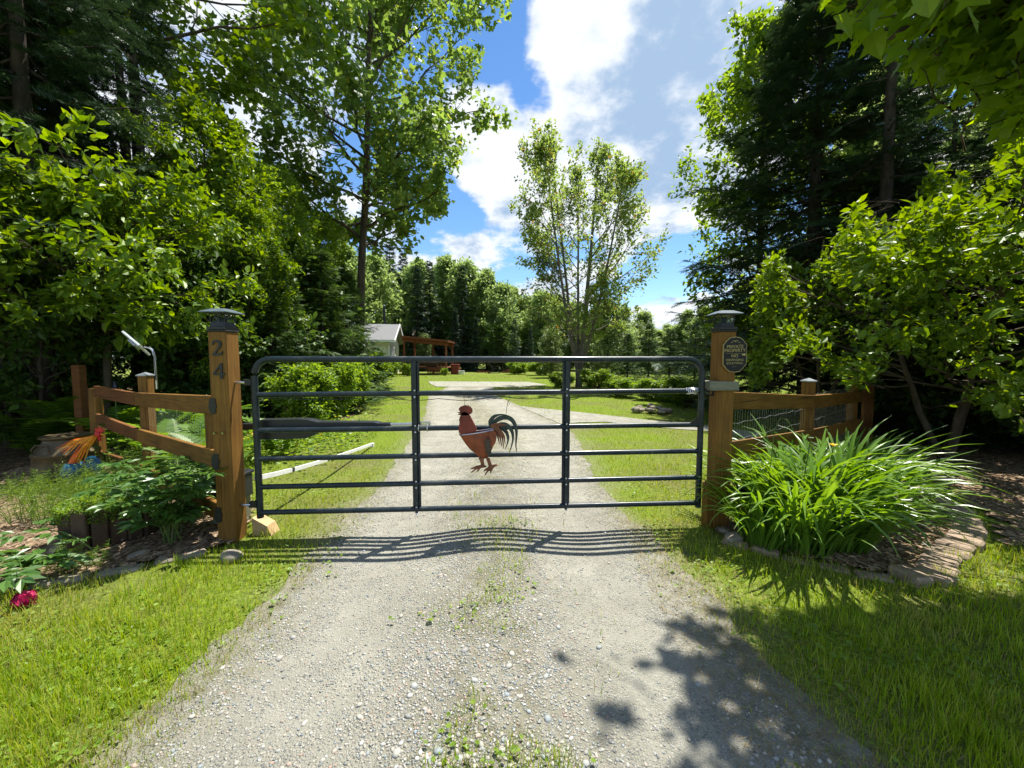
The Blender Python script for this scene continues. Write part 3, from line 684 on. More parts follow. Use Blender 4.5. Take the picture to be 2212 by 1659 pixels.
def broadleaf(seed, H, r0, base, Rc, limbs=26, subs=7, twigs=5, nleaf=14, lsize=.13, tmpl=OVAL, elev=(20, 62), prof=None, lean=(0, 0), wob=.02, stems=1, fork=.12, sides=8, droop=.25, rise=.12, tsides=3, leafspread=.10, top=1.0, clip=None, extra=()):
    r = np.random.default_rng(seed)
    K = 12; t = np.linspace(0, 1, K)
    TP = []; TR = []
    for s_ in range(stems):
        w = np.cumsum(r.normal(0, wob * H / K * 2, (K, 2)), 0); w[0] = 0
        a = s_ * 6.283 / max(stems, 1) + r.uniform(-.4, .4); sp = 0 if stems == 1 else r.uniform(.6, 1.15)
        hh = H * (1 if s_ == 0 else r.uniform(.78, .97)); f0 = fork
        out = np.clip((t - f0) / (1 - f0), 0, 1) ** .8 * sp * (Rc * .55)
        P = np.stack([w[:, 0] + lean[0] * t + np.cos(a) * out, w[:, 1] + lean[1] * t + np.sin(a) * out, t * hh], 1)
        TP.append(P); TR.append((r0 if stems == 1 else r0 * (1 if s_ == 0 else .62)) * ((1 - t) ** .75 * (1 + .35 * np.exp(-t * 18))) + .012)
    TP = np.array(TP); TR = np.array(TR)
    n = limbs; st = np.arange(n) % stems
    z = base + (H * top - base) * (np.arange(n) + r.uniform(.1, .9, n)) / n; tt = np.clip(z / H, 0, .97)
    s0, tg, rr = sample(TP, TR, st, tt)
    s = np.clip((z - base) / (H - base), 0, 1)
    az = np.arange(n) * 2.399 + r.uniform(-.5, .5, n)
    if stems > 1:
        az = np.arctan2(tg[:, 1], tg[:, 0]) + r.normal(0, 1.1, n)
    el = np.radians(elev[0] + (elev[1] - elev[0]) * s + r.normal(0, 8, n))
    d = np.stack([np.cos(az) * np.cos(el), np.sin(az) * np.cos(el), np.sin(el)], 1)
    pf = np.sin(np.pi * (s * .86 + .12)) ** .75 if prof is None else np.interp(s, prof[0], prof[1])
    L_ = Rc * pf * r.uniform(.75, 1.12, n)
    if stems > 1: L_ = L_ * .7
    for (ez_, ea, ee, el_) in extra:      # limbs placed by hand
        q0, _, q2 = sample(TP, TR, np.zeros(1, int), np.array([ez_ / H])); s0 = np.vstack([s0, q0]); rr = np.append(rr, q2)
        ea = math.radians(ea); ee = math.radians(ee); d = np.vstack([d, [[math.cos(ea) * math.cos(ee), math.sin(ea) * math.cos(ee), math.sin(ee)]]]); L_ = np.append(L_, el_)
    P1 = polyline(s0, d, L_, 7, rise, .025, r); R1 = np.clip(rr * .5, .012, None)[:, None] * np.linspace(1, .22, 7)[None]
    P2, R2, L2 = kids(P1, R1, L_, subs, .18, .85, .52, 5, rise, .04, r, .1, .55, .25)
    P3, R3, L3 = kids(P2, R2, L2, twigs, .15, .9, .55, 4, 0, .05, r, .0, .55, .16)
    if clip is not None:
        ok = np.stack([clip(P1[:, q]) for q in range(7)], 1); last = np.array([max([q for q in range(7) if row[q]] or [0]) for row in ok]); ii = np.minimum(np.arange(7)[None], last[:, None]); k1 = last > 0; P1k = np.take_along_axis(P1, ii[:, :, None], 1)[k1] + np.linspace(0, .002, 7)[None, :, None]; R1k = R1[k1]; k2 = clip(P2[:, -1]) & clip(P2[:, 0]); P2, R2 = P2[k2], R2[k2]; k3 = clip(P3[:, -1]); P3, R3 = P3[k3], R3[k3]; P1, R1 = P1k, R1k
    wood = MB()
    wood.add(*tubes(TP, TR, sides)); wood.add(*tubes(P1, R1, 5)); wood.add(*tubes(P2, R2, tsides)); wood.add(*tubes(P3, np.maximum(R3, .0025), 3))
    PA = np.concatenate([P3, P2[:, -4:]]); RA = np.concatenate([R3, R2[:, -4:]])
    m = len(PA); idx = np.repeat(np.arange(m), nleaf); tl = .15 + .85 * r.random(m * nleaf)
    p, tg, _ = sample(PA, RA, idx, tl)
    p = p + r.normal(0, leafspread, p.shape)
    if clip is not None: kk = clip(p); p, tg = p[kk], tg[kk]
    ax = norm(tg * .8 + r.normal(0, .6, p.shape) + np.array([0, 0, -droop]))
    nr = norm(r.normal(0, .55, p.shape) + np.array([0, 0, 1.0]))
    sz = lsize * (.4 + .95 * r.random(len(p)) ** .8)
    leaf = inst(tmpl[0], tmpl[1], p, ax, nr, sz)
    return wood, leaf, (p, ax, nr, sz)
def conifer(seed, H, r0, base, Rc, nb=80, tw=14, sp=4, ss=.26, tmpl=SPRAY, droop=.28, up=.30, sparse=0.0, sides=8, power=.85, dead=0):
    r = np.random.default_rng(seed); K = 8; t = np.linspace(0, 1, K)
    TP = np.stack([np.cumsum(r.normal(0, .01 * H / K, K)), np.cumsum(r.normal(0, .01 * H / K, K)), t * H], 1)[None]
    TR = (r0 * (1 - t) ** .9 + .01)[None]
    s = ((np.arange(nb) + r.random(nb)) / nb) ** .9; z = base + (H * .985 - base) * s
    s0, _, rr = sample(TP, TR, np.zeros(nb, int), np.clip(z / H, 0, .985))
    az = np.arange(nb) * 2.399 + r.uniform(-.4, .4, nb)
    L_ = Rc * (1 - s) ** power * r.uniform(.72, 1.12, nb) + .12
    el = np.radians(-12 + 45 * s ** 2 + r.normal(0, 6, nb))
    d = np.stack([np.cos(az) * np.cos(el), np.sin(az) * np.cos(el), np.sin(el)], 1)
    P1 = polyline(s0, d, L_, 6, 0, .02, r); tt = np.linspace(0, 1, 6)
    P1[:, :, 2] += L_[:, None] * (-droop * tt + up * tt ** 2.2)[None]
    R1 = np.clip(rr * .28, .006, .05)[:, None] * np.linspace(1, .2, 6)[None]
    idx = np.repeat(np.arange(nb), tw); t2 = .12 + .88 * (np.tile(np.arange(tw), nb) + r.random(nb * tw)) / tw
    p, tg, r2 = sample(P1, R1, idx, np.clip(t2, 0, .999))
    side = norm(np.cross(tg, np.array([0, 0, 1.0]))) * np.where(np.tile(np.arange(tw), nb) % 2 == 0, 1, -1)[:, None]
    d2 = norm(tg * .75 + side * .8 + r.normal(0, .15, p.shape) + np.array([0, 0, -.10]))
    L2 = np.clip(L_[idx] * .42 * (1.12 - t2) + .10, .12, 1.1) * r.uniform(.7, 1.15, len(p))
    P2 = polyline(p, d2, L2, 3, -.12, .02, r); R2 = np.full((len(p), 3), .005) * np.array([1, .7, .4])
    wood = MB(); wood.add(*tubes(TP, TR, sides)); wood.add(*tubes(P1, R1, 4))
    if dead:
        zz = r.uniform(.6, base, dead); a = r.uniform(0, 6.28, dead); s1, _, _ = sample(TP, TR, np.zeros(dead, int), zz / H)
        dd = np.stack([np.cos(a), np.sin(a), r.uniform(-.4, .2, dead)], 1); ld = r.uniform(.3, 1.3, dead)
        PD = polyline(s1, dd, ld, 5, -.1, .06, r); wood.add(*tubes(PD, np.repeat(np.linspace(.009, .002, 5)[None], dead, 0), 3))
        PD2, RD2, _ = kids(PD, np.repeat(np.linspace(.006, .002, 5)[None], dead, 0), ld, 4, .3, .9, .4, 3, -.05, .06, r); wood.add(*tubes(PD2, RD2, 3))
    i3 = np.repeat(np.arange(len(p)), sp); t3 = (np.tile(np.arange(sp), len(p)) + r.random(len(p) * sp)) / sp
    q, tg2, _ = sample(P2, R2, i3, np.clip(t3, 0, .999))
    sgn = np.where(np.tile(np.arange(sp), len(p)) % 2 == 0, 1, -1)[:, None]
    sd2 = norm(np.cross(tg2, np.array([0, 0, 1.0]))) * sgn
    ax = norm(tg2 * 1.0 + sd2 * (.75 * (t3 < .8))[:, None] + r.normal(0, .16, q.shape) + np.array([0, 0, -.06]))
    nr = norm(np.array([0, 0, 1.0]) + r.normal(0, .35, q.shape))
    size = ss * r.uniform(.7, 1.2, len(q)) * np.clip(.55 + L2[i3] * .8, .5, 1.3)
    if sparse: k = r.random(len(q)) > sparse; q, ax, nr, size = q[k], ax[k], nr[k], size[k]
    # leader
    leaf = inst(tmpl[0], tmpl[1], q, ax, nr, size)
    return wood, leaf, None
PROTO = {}
def proto(key, fn, bark, leafm, smooth_leaf=False):
    wood, leaf, extra = fn()
    V = np.concatenate(wood.V); F = [np.concatenate(wood.F4)] if wood.F4 else []
    PROTO[key] = (mesh('trunk', V, F, bark, True), mesh('crown', leaf[0], leaf[1], leafm, smooth_leaf), extra)
def plant_tree(key, name, label, cat, x, y, rz=0.0, sc=1.0, group=None, sz=None, z=None, tilt=(0, 0)):
    tm, cm, _ = PROTO[key]
    o = thing(name, label, cat, (x, y, (float(gz(x, y)) if abs(x) < 30 else 0) - .03 if z is None else z), group)
    o.rotation_euler = (tilt[0], tilt[1], rz); o.scale = (sc, sc, sz or sc)
    link('trunk', tm, o); link('crown', cm, o)
    return o

proto('maple_big', lambda: broadleaf(11, 17.5, .15, 5.0, 5.2, 46, 9, 5, 12, .185, MAPLE_S, (8, 62), lean=(0, -.8), wob=.012, droop=.5, leafspread=.14), M['bark'], M['leaf_maple'])
proto('maple_left', lambda: broadleaf(23, 14.5, .16, 7.2, 4.2, 24, 8, 5, 10, .17, MAPLE_S, (15, 60), wob=.018, droop=.4, leafspread=.12), M['bark'], M['leaf_sunny'])
proto('lone', lambda: broadleaf(37, 11.6, .125, 2.4, 3.9, 80, 5, 5, 11, .145, OVAL, (22, 68), wob=.008, stems=5, fork=.07, droop=.2, rise=.2, leafspread=.10, prof=([0, .15, .5, .8, 1], [.6, .85, 1.0, .8, .2])), M['bark_pale'], M['leaf_lone'])
proto('birch_a', lambda: broadleaf(41, 9.6, .09, 1.2, 2.3, 40, 6, 5, 13, .14, OVAL, (20, 65), wob=.015, droop=.4), M['bark_pale'], M['leaf_birch'])
proto('birch_b', lambda: broadleaf(42, 9.6, .09, .9, 2.6, 40, 6, 5, 13, .15, OVAL, (15, 60), wob=.02, droop=.4), M['bark'], M['leaf_sunny'])
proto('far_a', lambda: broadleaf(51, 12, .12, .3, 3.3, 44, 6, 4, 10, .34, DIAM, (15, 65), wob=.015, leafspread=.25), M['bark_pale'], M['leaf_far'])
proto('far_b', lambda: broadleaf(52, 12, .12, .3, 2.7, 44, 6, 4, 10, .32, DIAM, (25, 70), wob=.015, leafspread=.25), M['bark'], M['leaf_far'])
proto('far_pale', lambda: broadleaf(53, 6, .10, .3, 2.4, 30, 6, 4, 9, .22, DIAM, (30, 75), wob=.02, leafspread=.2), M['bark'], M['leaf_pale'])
proto('fir_big', lambda: conifer(61, 10.6, .19, .9, 3.3, 150, 18, 6, .27, SPRAY, .22, .20, power=.62), M['bark_dark'], M['needle'])
proto('spruce_a', lambda: conifer(62, 12, .15, 3.0, 2.3, 80, 13, 5, .30, SPRAY, .32, .25, dead=40), M['bark_dark'], M['needle'])
proto('spruce_b', lambda: conifer(63, 12, .13, 4.2, 1.9, 64, 12, 5, .30, SPRAY, .36, .25, dead=46), M['bark_dark'], M['needle'])
proto('spruce_young', lambda: conifer(64, 4.4, .07, .12, 1.7, 80, 13, 5, .20, SPRAY, .18, .25), M['bark_dark'], M['needle_light'])
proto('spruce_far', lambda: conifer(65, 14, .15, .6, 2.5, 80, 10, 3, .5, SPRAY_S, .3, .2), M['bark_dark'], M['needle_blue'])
proto('spruce_snag', lambda: conifer(66, 13, .16, 3.6, 1.5, 46, 8, 4, .26, SPRAY, .2, .1, sparse=.35, dead=50), M['bark_dark'], M['needle'])
proto('bush', lambda: broadleaf(71, 1.5, .03, .08, 1.0, 26, 6, 4, 9, .11, OVAL, (30, 75), wob=.05, stems=4, fork=.02, leafspread=.06), M['bark'], M['leaf_birch'])
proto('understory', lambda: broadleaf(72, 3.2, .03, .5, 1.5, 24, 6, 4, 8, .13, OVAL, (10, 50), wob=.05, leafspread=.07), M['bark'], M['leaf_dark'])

def px(u, Y): return (u - 1106) / FPX * Y / math.cos(PITCH) * 1.0
# main trees
plant_tree('maple_big', 'maple_tree', 'tall full maple left of the drive with open sky to its right', 'tree', px(775, 18), 18.0, math.pi / 2, 1.28)
plant_tree('maple_left', 'maple_tree', 'forked maple with grey trunk rising behind the dark spruces at upper left', 'tree', px(318, 11.2), 11.2, .6, 1.15)
plant_tree('lone', 'lawn_tree', 'slender many stemmed tree standing alone on the lawn behind the gate', 'tree', px(1250, 19.5), 19.5, .4)
plant_tree('fir_big', 'fir_tree', 'large dark fir tree behind the right gate post', 'tree', px(1745, 10), 10.0, 0, 1.14, sz=1.02)
plant_tree('birch_a', 'birch_tree', 'light green birch showing behind the left side of the dark fir', 'tree', px(1630, 12.5), 12.5, 1.0, 1.15)
plant_tree('spruce_snag', 'spruce_tree', 'tall thin spruce with bare straight trunk right of the dark fir', 'tree', px(1892, 8.2), 8.2, 0, .95)
for (u, Y, k, rz, s, lab) in ((468, 8.8, 'birch_b', 0, .68, 'nearest and tallest sunlit birch in the row left of the big maple'), (520, 9.9, 'birch_a', 2, .66, 'second sunlit birch in the row left of the big maple'),
                               (570, 11.2, 'birch_b', 4, .66, 'third sunlit birch in the row left of the big maple'), (615, 12.8, 'birch_a', 1, .74, 'fourth sunlit birch in the row left of the big maple'),
                               (655, 15, 'birch_b', 1.7, .75, 'fifth sunlit birch in the row left of the big maple'), (700, 18, 'birch_a', 2.9, .78, 'last sunlit birch of the row, at the big maple trunk'),
                               (415, 8.6, 'birch_a', 5, .58, 'short sunlit birch in front of the forked maple'), (535, 8.4, 'birch_b', 3, .46, 'low bright birch sapling just behind the left gate post lantern'),
                               (640, 11.0, 'birch_b', 2.6, .48, 'low leafy birch below the row beside the big maple')):
    plant_tree(k, 'birch_tree', lab, 'tree', px(u, Y), Y, rz, s, 'birches along the left side of the lawn')
GL = 'dark spruces in the wood on the left'
for i, (x, y, k, s) in enumerate(((-7.6, 6.4, 'spruce_a', 1.0), (-9.2, 5.0, 'spruce_b', 1.05), (-10.2, 7.6, 'spruce_a', 1.1), (-8.2, 8.6, 'spruce_b', 1.0), (-12, 6.2, 'spruce_b', 1.1), (-12.5, 9.6, 'spruce_a', 1.15), (-12.6, 11.4, 'spruce_a', 1.0), (-14.5, 8.2, 'spruce_b', 1.2), (-13.5, 12.5, 'spruce_a', 1.1), (-16, 11, 'spruce_a', 1.1), (-11.5, 3.8, 'spruce_a', 1.0), (-17, 7, 'spruce_a', 1.1), (-18, 14, 'spruce_a', 1.2), (-14, 4.4, 'spruce_b', 1.0), (-18.5, 17, 'spruce_a', 1.2), (-20, 10, 'spruce_a', 1.2), (-8.9, 7.3, 'spruce_b', .8))):
    plant_tree(k, 'spruce_tree', 'dark bare stemmed spruce in the shaded wood at far left', 'tree', x, y, i * 1.3, s, GL)
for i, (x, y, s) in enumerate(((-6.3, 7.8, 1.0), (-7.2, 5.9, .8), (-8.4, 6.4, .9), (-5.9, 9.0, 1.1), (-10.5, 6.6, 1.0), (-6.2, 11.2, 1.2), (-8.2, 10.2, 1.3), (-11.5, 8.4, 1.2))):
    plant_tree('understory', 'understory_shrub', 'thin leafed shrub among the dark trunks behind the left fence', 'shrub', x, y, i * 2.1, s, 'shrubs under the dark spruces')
# young spruces and bushes on the edge of the lawn in front of the house
for i, (u, Y, s, k, lab) in enumerate(((628, 9.3, .72, 'spruce_young', 'young spruce just right of the left gate post'), (700, 10.8, 1.0, 'spruce_young', 'young spruce in front of the house, seen over the gate opener'), (590, 8.3, .62, 'spruce_young', 'low young spruce close behind the hinge end of the gate'),
                                       (752, 12.5, .95, 'spruce_young', 'young spruce at the lawn edge beside the house wall'), (660, 12.8, 1.15, 'spruce_young', 'taller young spruce below the sunlit birches'), (740, 16.5, 1.2, 'spruce_young', 'spruce standing against the left part of the house'))):
    plant_tree(k, 'young_spruce', lab, 'spruce', px(u, Y), Y, i * 1.1, s, 'young spruces before the house')
for i, (u, Y, s, lab) in enumerate(((790, 13.5, .9, 'leafy bush at the lawn corner left of the drive'), (760, 10.5, .8, 'bright leafy bush at the edge of the lawn beyond the gate opener'), (700, 8.6, .75, 'leafy bush beyond the left end of the gate'), (640, 7.4, .7, 'low weedy bush just beyond the gate opener'))):
    plant_tree('bush', 'bush', lab, 'bush', px(u, Y), Y, i * 1.7, s, 'bushes at the left lawn edge')
# tree line behind the lawn
FG = 'trees of the far tree line'
far = [(848, 50, 'spruce_far', 1.17, 'left one of the two pointed spruces above the house roof'), (876, 52, 'spruce_far', 1.12, 'right one of the two pointed spruces above the house roof'),
       (815, 44, 'far_a', 1.0, 'broad tree directly behind the house chimney'), (905, 47, 'far_b', 1.02, 'tree of the far line above the porch roof'), (932, 46, 'spruce_far', .92, 'dark pointed spruce of the far line right of the porch'),
       (968, 50, 'far_b', 1.12, 'tallest pale tree of the far line right of the porch'), (1010, 48, 'far_a', 1.02, 'pale rounded tree of the far line above the lawn chair'), (1052, 46, 'far_b', .92, 'pale narrow tree of the far line right of the lawn chair'),
       (1084, 44, 'far_a', .76, 'lower rounded tree at the end of the left far line'), (1125, 48, 'far_b', .68, 'tree of the far line at the left foot of the many stemmed tree'), (1165, 46, 'far_a', .72, 'bright tree of the far line just left of the many stemmed tree'),
       (1205, 50, 'far_b', .74, 'tree of the far line behind the stems of the lawn tree'), (1250, 47, 'far_a', .56, 'low tree of the far line directly behind the lawn tree trunk'), (1345, 38, 'far_b', .50, 'pointed pale tree of the far line right of the lawn tree'),
       (1385, 42, 'far_a', .50, 'pale tree with the highest top of the right far line'), (1440, 40, 'far_a', .38, 'low tree in the dip of the right far line'), (1480, 36, 'far_b', .46, 'tree of the right far line above the gate corner'),
       (1515, 34, 'far_a', .46, 'tree of the right far line next to the right gate post'), (1560, 33, 'far_b', .50, 'tree of the far line behind the right gate post lantern'), (1610, 30, 'far_a', .55, 'tree seen between the right gate post and the fir'),
       (1000, 45, 'spruce_far', .86, 'dark pointed spruce of the far line above the lawn chair'), (905, 44, 'spruce_far', .84, 'dark pointed spruce of the far line just behind the porch'), (1070, 46, 'spruce_far', .74, 'pointed spruce of the far line left of the lawn tree'), (985, 43, 'spruce_far', .50, 'small dark spruce at the back of the lawn by the porch'), (1030, 42, 'spruce_far', .42, 'small dark spruce behind the lawn chair'), (1112, 40, 'spruce_far', .40, 'narrow dark spruce left of the lawn tree'), (1145, 42, 'spruce_far', .34, 'short dark spruce left of the lawn tree')]
for i, (u, Y, k, s, lab) in enumerate(far):
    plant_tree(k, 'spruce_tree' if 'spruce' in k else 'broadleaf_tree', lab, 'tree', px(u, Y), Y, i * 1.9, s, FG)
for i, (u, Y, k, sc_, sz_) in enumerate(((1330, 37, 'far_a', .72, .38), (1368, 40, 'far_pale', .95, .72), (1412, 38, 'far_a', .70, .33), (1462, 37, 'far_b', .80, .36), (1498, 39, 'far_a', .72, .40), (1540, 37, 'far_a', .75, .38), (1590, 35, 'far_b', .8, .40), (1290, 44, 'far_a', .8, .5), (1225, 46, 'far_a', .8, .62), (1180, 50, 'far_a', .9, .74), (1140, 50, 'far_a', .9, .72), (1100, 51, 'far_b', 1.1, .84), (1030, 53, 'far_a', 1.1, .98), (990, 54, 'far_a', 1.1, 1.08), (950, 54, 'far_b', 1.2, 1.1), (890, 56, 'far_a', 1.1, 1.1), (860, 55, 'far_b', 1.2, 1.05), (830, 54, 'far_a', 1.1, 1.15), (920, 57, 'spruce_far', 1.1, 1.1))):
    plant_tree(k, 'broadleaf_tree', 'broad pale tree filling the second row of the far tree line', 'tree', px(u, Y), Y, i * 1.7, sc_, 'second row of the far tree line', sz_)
# wood behind the house and behind the fir, closing the clearing
for i, (x, y, k, s) in enumerate(((-17, 40, 'far_a', 1.0), (-21, 36, 'far_b', 1.0), (-20, 28, 'far_a', .95), (-24, 30, 'spruce_far', 1.1), (-18.5, 33, 'spruce_far', 1.0), (-26, 22, 'far_a', 1.0), (-22, 20, 'spruce_far', 1.0), (-17, 23, 'far_b', .9))):
    plant_tree(k, 'wood_tree', 'tree of the wood behind the house, half hidden by the birches', 'tree', x, y, i * 2.3, s, 'wood behind the house')
for i, (x, y, k, s) in enumerate(((7.5, 6.5, 'fir_big', .30), (8.6, 5.3, 'fir_big', .38), (9.7, 7.0, 'fir_big', .42), (8.0, 8.6, 'fir_big', .40), (10.6, 5.2, 'fir_big', .45), (11.4, 8.0, 'fir_big', .5), (12.8, 6.2, 'fir_big', .5), (7.9, 4.3, 'fir_big', .26), (9.4, 3.9, 'fir_big', .36), (11.5, 12.5, 'far_a', .8), (14, 10, 'far_b', .85), (12.5, 7.5, 'far_a', .8), (17, 13, 'far_a', .9), (10.2, 9.4, 'spruce_b', .8), (13.2, 4.6, 'spruce_a', .9), (16, 7, 'spruce_a', 1.0), (18.5, 3, 'far_a', 1.0), (10.9, 11.0, 'spruce_snag', .75), (12.0, 6.0, 'spruce_snag', .72), (9.3, 7.2, 'spruce_b', .72))):
    plant_tree(k, 'wood_tree', 'tree of the shaded wood on the right behind the sunlit bush', 'tree', x, y, i * 2.3, s, 'wood on the right')
# pale willows, dark young spruces and bushes on the right lawn edge
plant_tree('far_pale', 'willow_bush', 'pale green willow bush directly right of the lawn tree trunk', 'bush', px(1310, 27), 27, 0, .78, 'willow bushes on the lawn edge')
plant_tree('far_pale', 'willow_bush', 'pale green willow bush left of the lawn tree trunk', 'bush', px(1190, 29), 29, 2, .55, 'willow bushes on the lawn edge')
for i, (u, Y, s, lab) in enumerate(((1355, 20, .62, 'dark young spruce right of the lawn tree, seen through the gate'), (1445, 19, .66, 'dark young spruce near the latch end of the gate'), (1400, 24, .8, 'young spruce between the two dark ones right of the lawn tree'), (1500, 22, .75, 'young spruce behind the latch post of the gate'))):
    plant_tree('spruce_young', 'young_spruce', lab, 'spruce', px(u, Y), Y, i * 1.4, s, 'young spruces right of the lawn tree')
for i, (u, Y, s, lab) in enumerate(((1290, 18.5, .62, 'round leafy bush at the right foot of the lawn tree'), (1215, 19.5, .5, 'small bush at the left foot of the lawn tree'), (1452, 12.8, .5, 'leafy bush right of the stone pile'), (1500, 11.5, .62, 'bright bush beside the latch end of the gate'), (1350, 14.5, .5, 'low bush behind the stone pile'), (1410, 13.5, .5, 'weedy bush just behind the stone pile'), (1165, 33, .9, 'pale bush at the back of the lawn left of the lawn tree'), (1120, 35, .8, 'low bush at the end of the timber garden border'))):
    plant_tree('bush', 'bush', lab, 'bush', px(u, Y), Y, i * 1.9, s * 1.5, 'bushes on the right lawn edge', s * .8)
for i in range(26):
    Y = 36 + (i * 7 % 9); u = 770 + i * 34 + (i * 37 % 23)
    Y = Y + 6; plant_tree(('understory', 'far_pale', 'spruce_young')[i % 3], 'undergrowth_bush', 'leafy undergrowth at the foot of the far tree line', 'bush', px(u, Y), Y, i * 1.3, ((1.1, .55, .55)[i % 3]) * (.8 + .7 * (i * 13 % 7) / 7), 'undergrowth along the far tree line')
for i, (x, y) in enumerate(((-13, 15), (-16, 13), (-18, 9), (-15, 6.5), (-12, 17), (-19, 5), (-16, 3.2), (-20, 16), (-22, 12), (-12.5, 10.8), (-23, 7), (-11, 20))):
    plant_tree('understory', 'understory_shrub', 'thin leafed shrub among the dark trunks behind the left fence', 'shrub', x, y, i * 2.1, 1.3, 'shrubs under the dark spruces')
# hill far beyond
def hill():
    xs = np.linspace(-300, 900, 80); ys = np.linspace(520, 1100, 30); X, Y = np.meshgrid(xs, ys)
    Z = 46 * np.exp(-((X - 420) / 190) ** 2 - ((Y - 800) / 190) ** 2) + 24 * np.exp(-((X - 150) / 260) ** 2 - ((Y - 900) / 150) ** 2) - 2 + 1.5 * sn(X, Y, .05)
    i = np.arange(X.size).reshape(X.shape); F = np.stack([i[:-1, :-1], i[:-1, 1:], i[1:, 1:], i[1:, :-1]], -1).reshape(-1, 4)
    m = plain('wooded far hill', (.05, .085, .06), .95, var=.4, scale=.12, bmp=.8, bd=4, spec=.05)
    tag(link('hill', mesh('hill', np.stack([X, Y, Z], -1), [F], m, True)), kind='structure')
hill()
# ------------------------------------------------------------------ gate posts
GL_, GR_ = np.array([-2.03, 3.06]), np.array([1.60, 3.27])       # gate ends on the ground plan
gdir = np.append((GR_ - GL_) / np.linalg.norm(GR_ - GL_), 0); gn = np.array([gdir[1], -gdir[0], 0])   # gn points to the camera
PW = .14
def smooth_outline(pts, it=2):
    P = np.array(pts, float)
    for _ in range(it):
        Q = np.roll(P, -1, 0); P = np.stack([P * .75 + Q * .25, P * .25 + Q * .75], 1).reshape(-1, 2)
    return P
DIG2 = [(.02, .70), (.06, .86), (.2, .98), (.38, 1.0), (.55, .94), (.64, .80), (.62, .64), (.50, .46), (.34, .28), (.22, .15), (.52, .15), (.62, .20), (.66, .28), (.70, .27), (.64, .0), (0, .0), (.0, .06), (.24, .30), (.40, .52), (.46, .70), (.42, .84), (.30, .90), (.18, .86), (.12, .74), (.06, .66)]
DIG4 = [(.42, .0), (.66, .0), (.62, .04), (.62, .24), (.76, .24), (.76, .36), (.62, .36), (.62, 1.0), (.52, 1.0), (.0, .34), (.0, .24), (.46, .24), (.46, .04)]
DIG4_HOLE = [(.16, .36), (.46, .36), (.46, .76)]
def gate_post(x, y, top, label, mirror):
    c = (x, y)
    t = thing('gate_post', label, 'post', (x, y, 0), 'square gate posts')
    m = MB().box((x, y, (top - .12) / 2), (PW, PW, top + .12), bev=.006); m.build('timber', M['cedar_v'], t)
    MB().box((x, y, top + .006), (PW + .012, PW + .012, .012), bev=.003).build('top_plate', M['black'], t)
    return t
LPX, LPY = -2.235, 3.03
lp = gate_post(LPX, LPY, at(497, 716, LPY - .07)[2], 'left gate post, orange brown square timber with the number 24', 1)
def digit(z, h, outline, hole=None):
    m = MB(); o = (LPX - .038, LPY - PW / 2 - .004, z); s_ = h
    P = smooth_outline(outline, 1) if outline is DIG2 else np.array(outline)
    if hole is not None:
        # split the 4 into two halves round its opening
        A = np.array([(.52, 1.0), (.0, .34), (.0, .24), (.46, .24), (.46, .36), (.16, .36), (.46, .76), (.46, .88)])
        B = np.array([(.46, .04), (.42, 0), (.66, 0), (.62, .04), (.62, .24), (.76, .24), (.76, .36), (.62, .36), (.62, 1.0), (.52, 1.0), (.46, .92)])
        for q in (A, B): m.plate(q * s_, o, (1, 0, 0), (0, 0, 1), .008)
    else: m.plate(P * s_, o, (1, 0, 0), (0, 0, 1), .008)
    return m
z2 = at(497, 768, LPY - .07)[2]; z4 = at(500, 818, LPY - .07)[2]
digit(z2, .118, DIG2).build('house_number', M['black'], lp)
digit(z4, .118, DIG4, 1).build('house_number', M['black'], lp)
for dx_ in (-.045, .02):
    MB().pipe([(LPX + dx_, LPY - PW / 2 - .018, at(490, 932, 3)[2] - .004), (LPX + dx_, LPY - PW / 2 + .002, at(490, 932, 3)[2])], .008, 6).build('bolt', M['zinc'], lp)
RPX, RPY = 1.79, 3.31
rp = gate_post(RPX, RPY, at(1575, 716, RPY - .07)[2], 'right gate post, orange brown square timber with a grey block', -1)
zc = at(1570, 832, RPY)[2]
MB().box((RPX - .035, RPY - .015, zc), (PW + .10, PW + .055, .075), bev=.004).build('latch_block', M['greywood'], rp)
MB().box((RPX - PW / 2 - .03, RPY - .02, .18), (.055, .09, .40), bev=.003).build('side_block', M['cedar_v'], rp)
MB().plate(np.array([(-.02, 0), (.02, 0), (0, .03)]), (RPX, RPY - PW / 2 - .003, at(1568, 1082, RPY)[2]), (1, 0, 0), (0, 0, 1), .006).build('metal_mark', M['black'], rp)

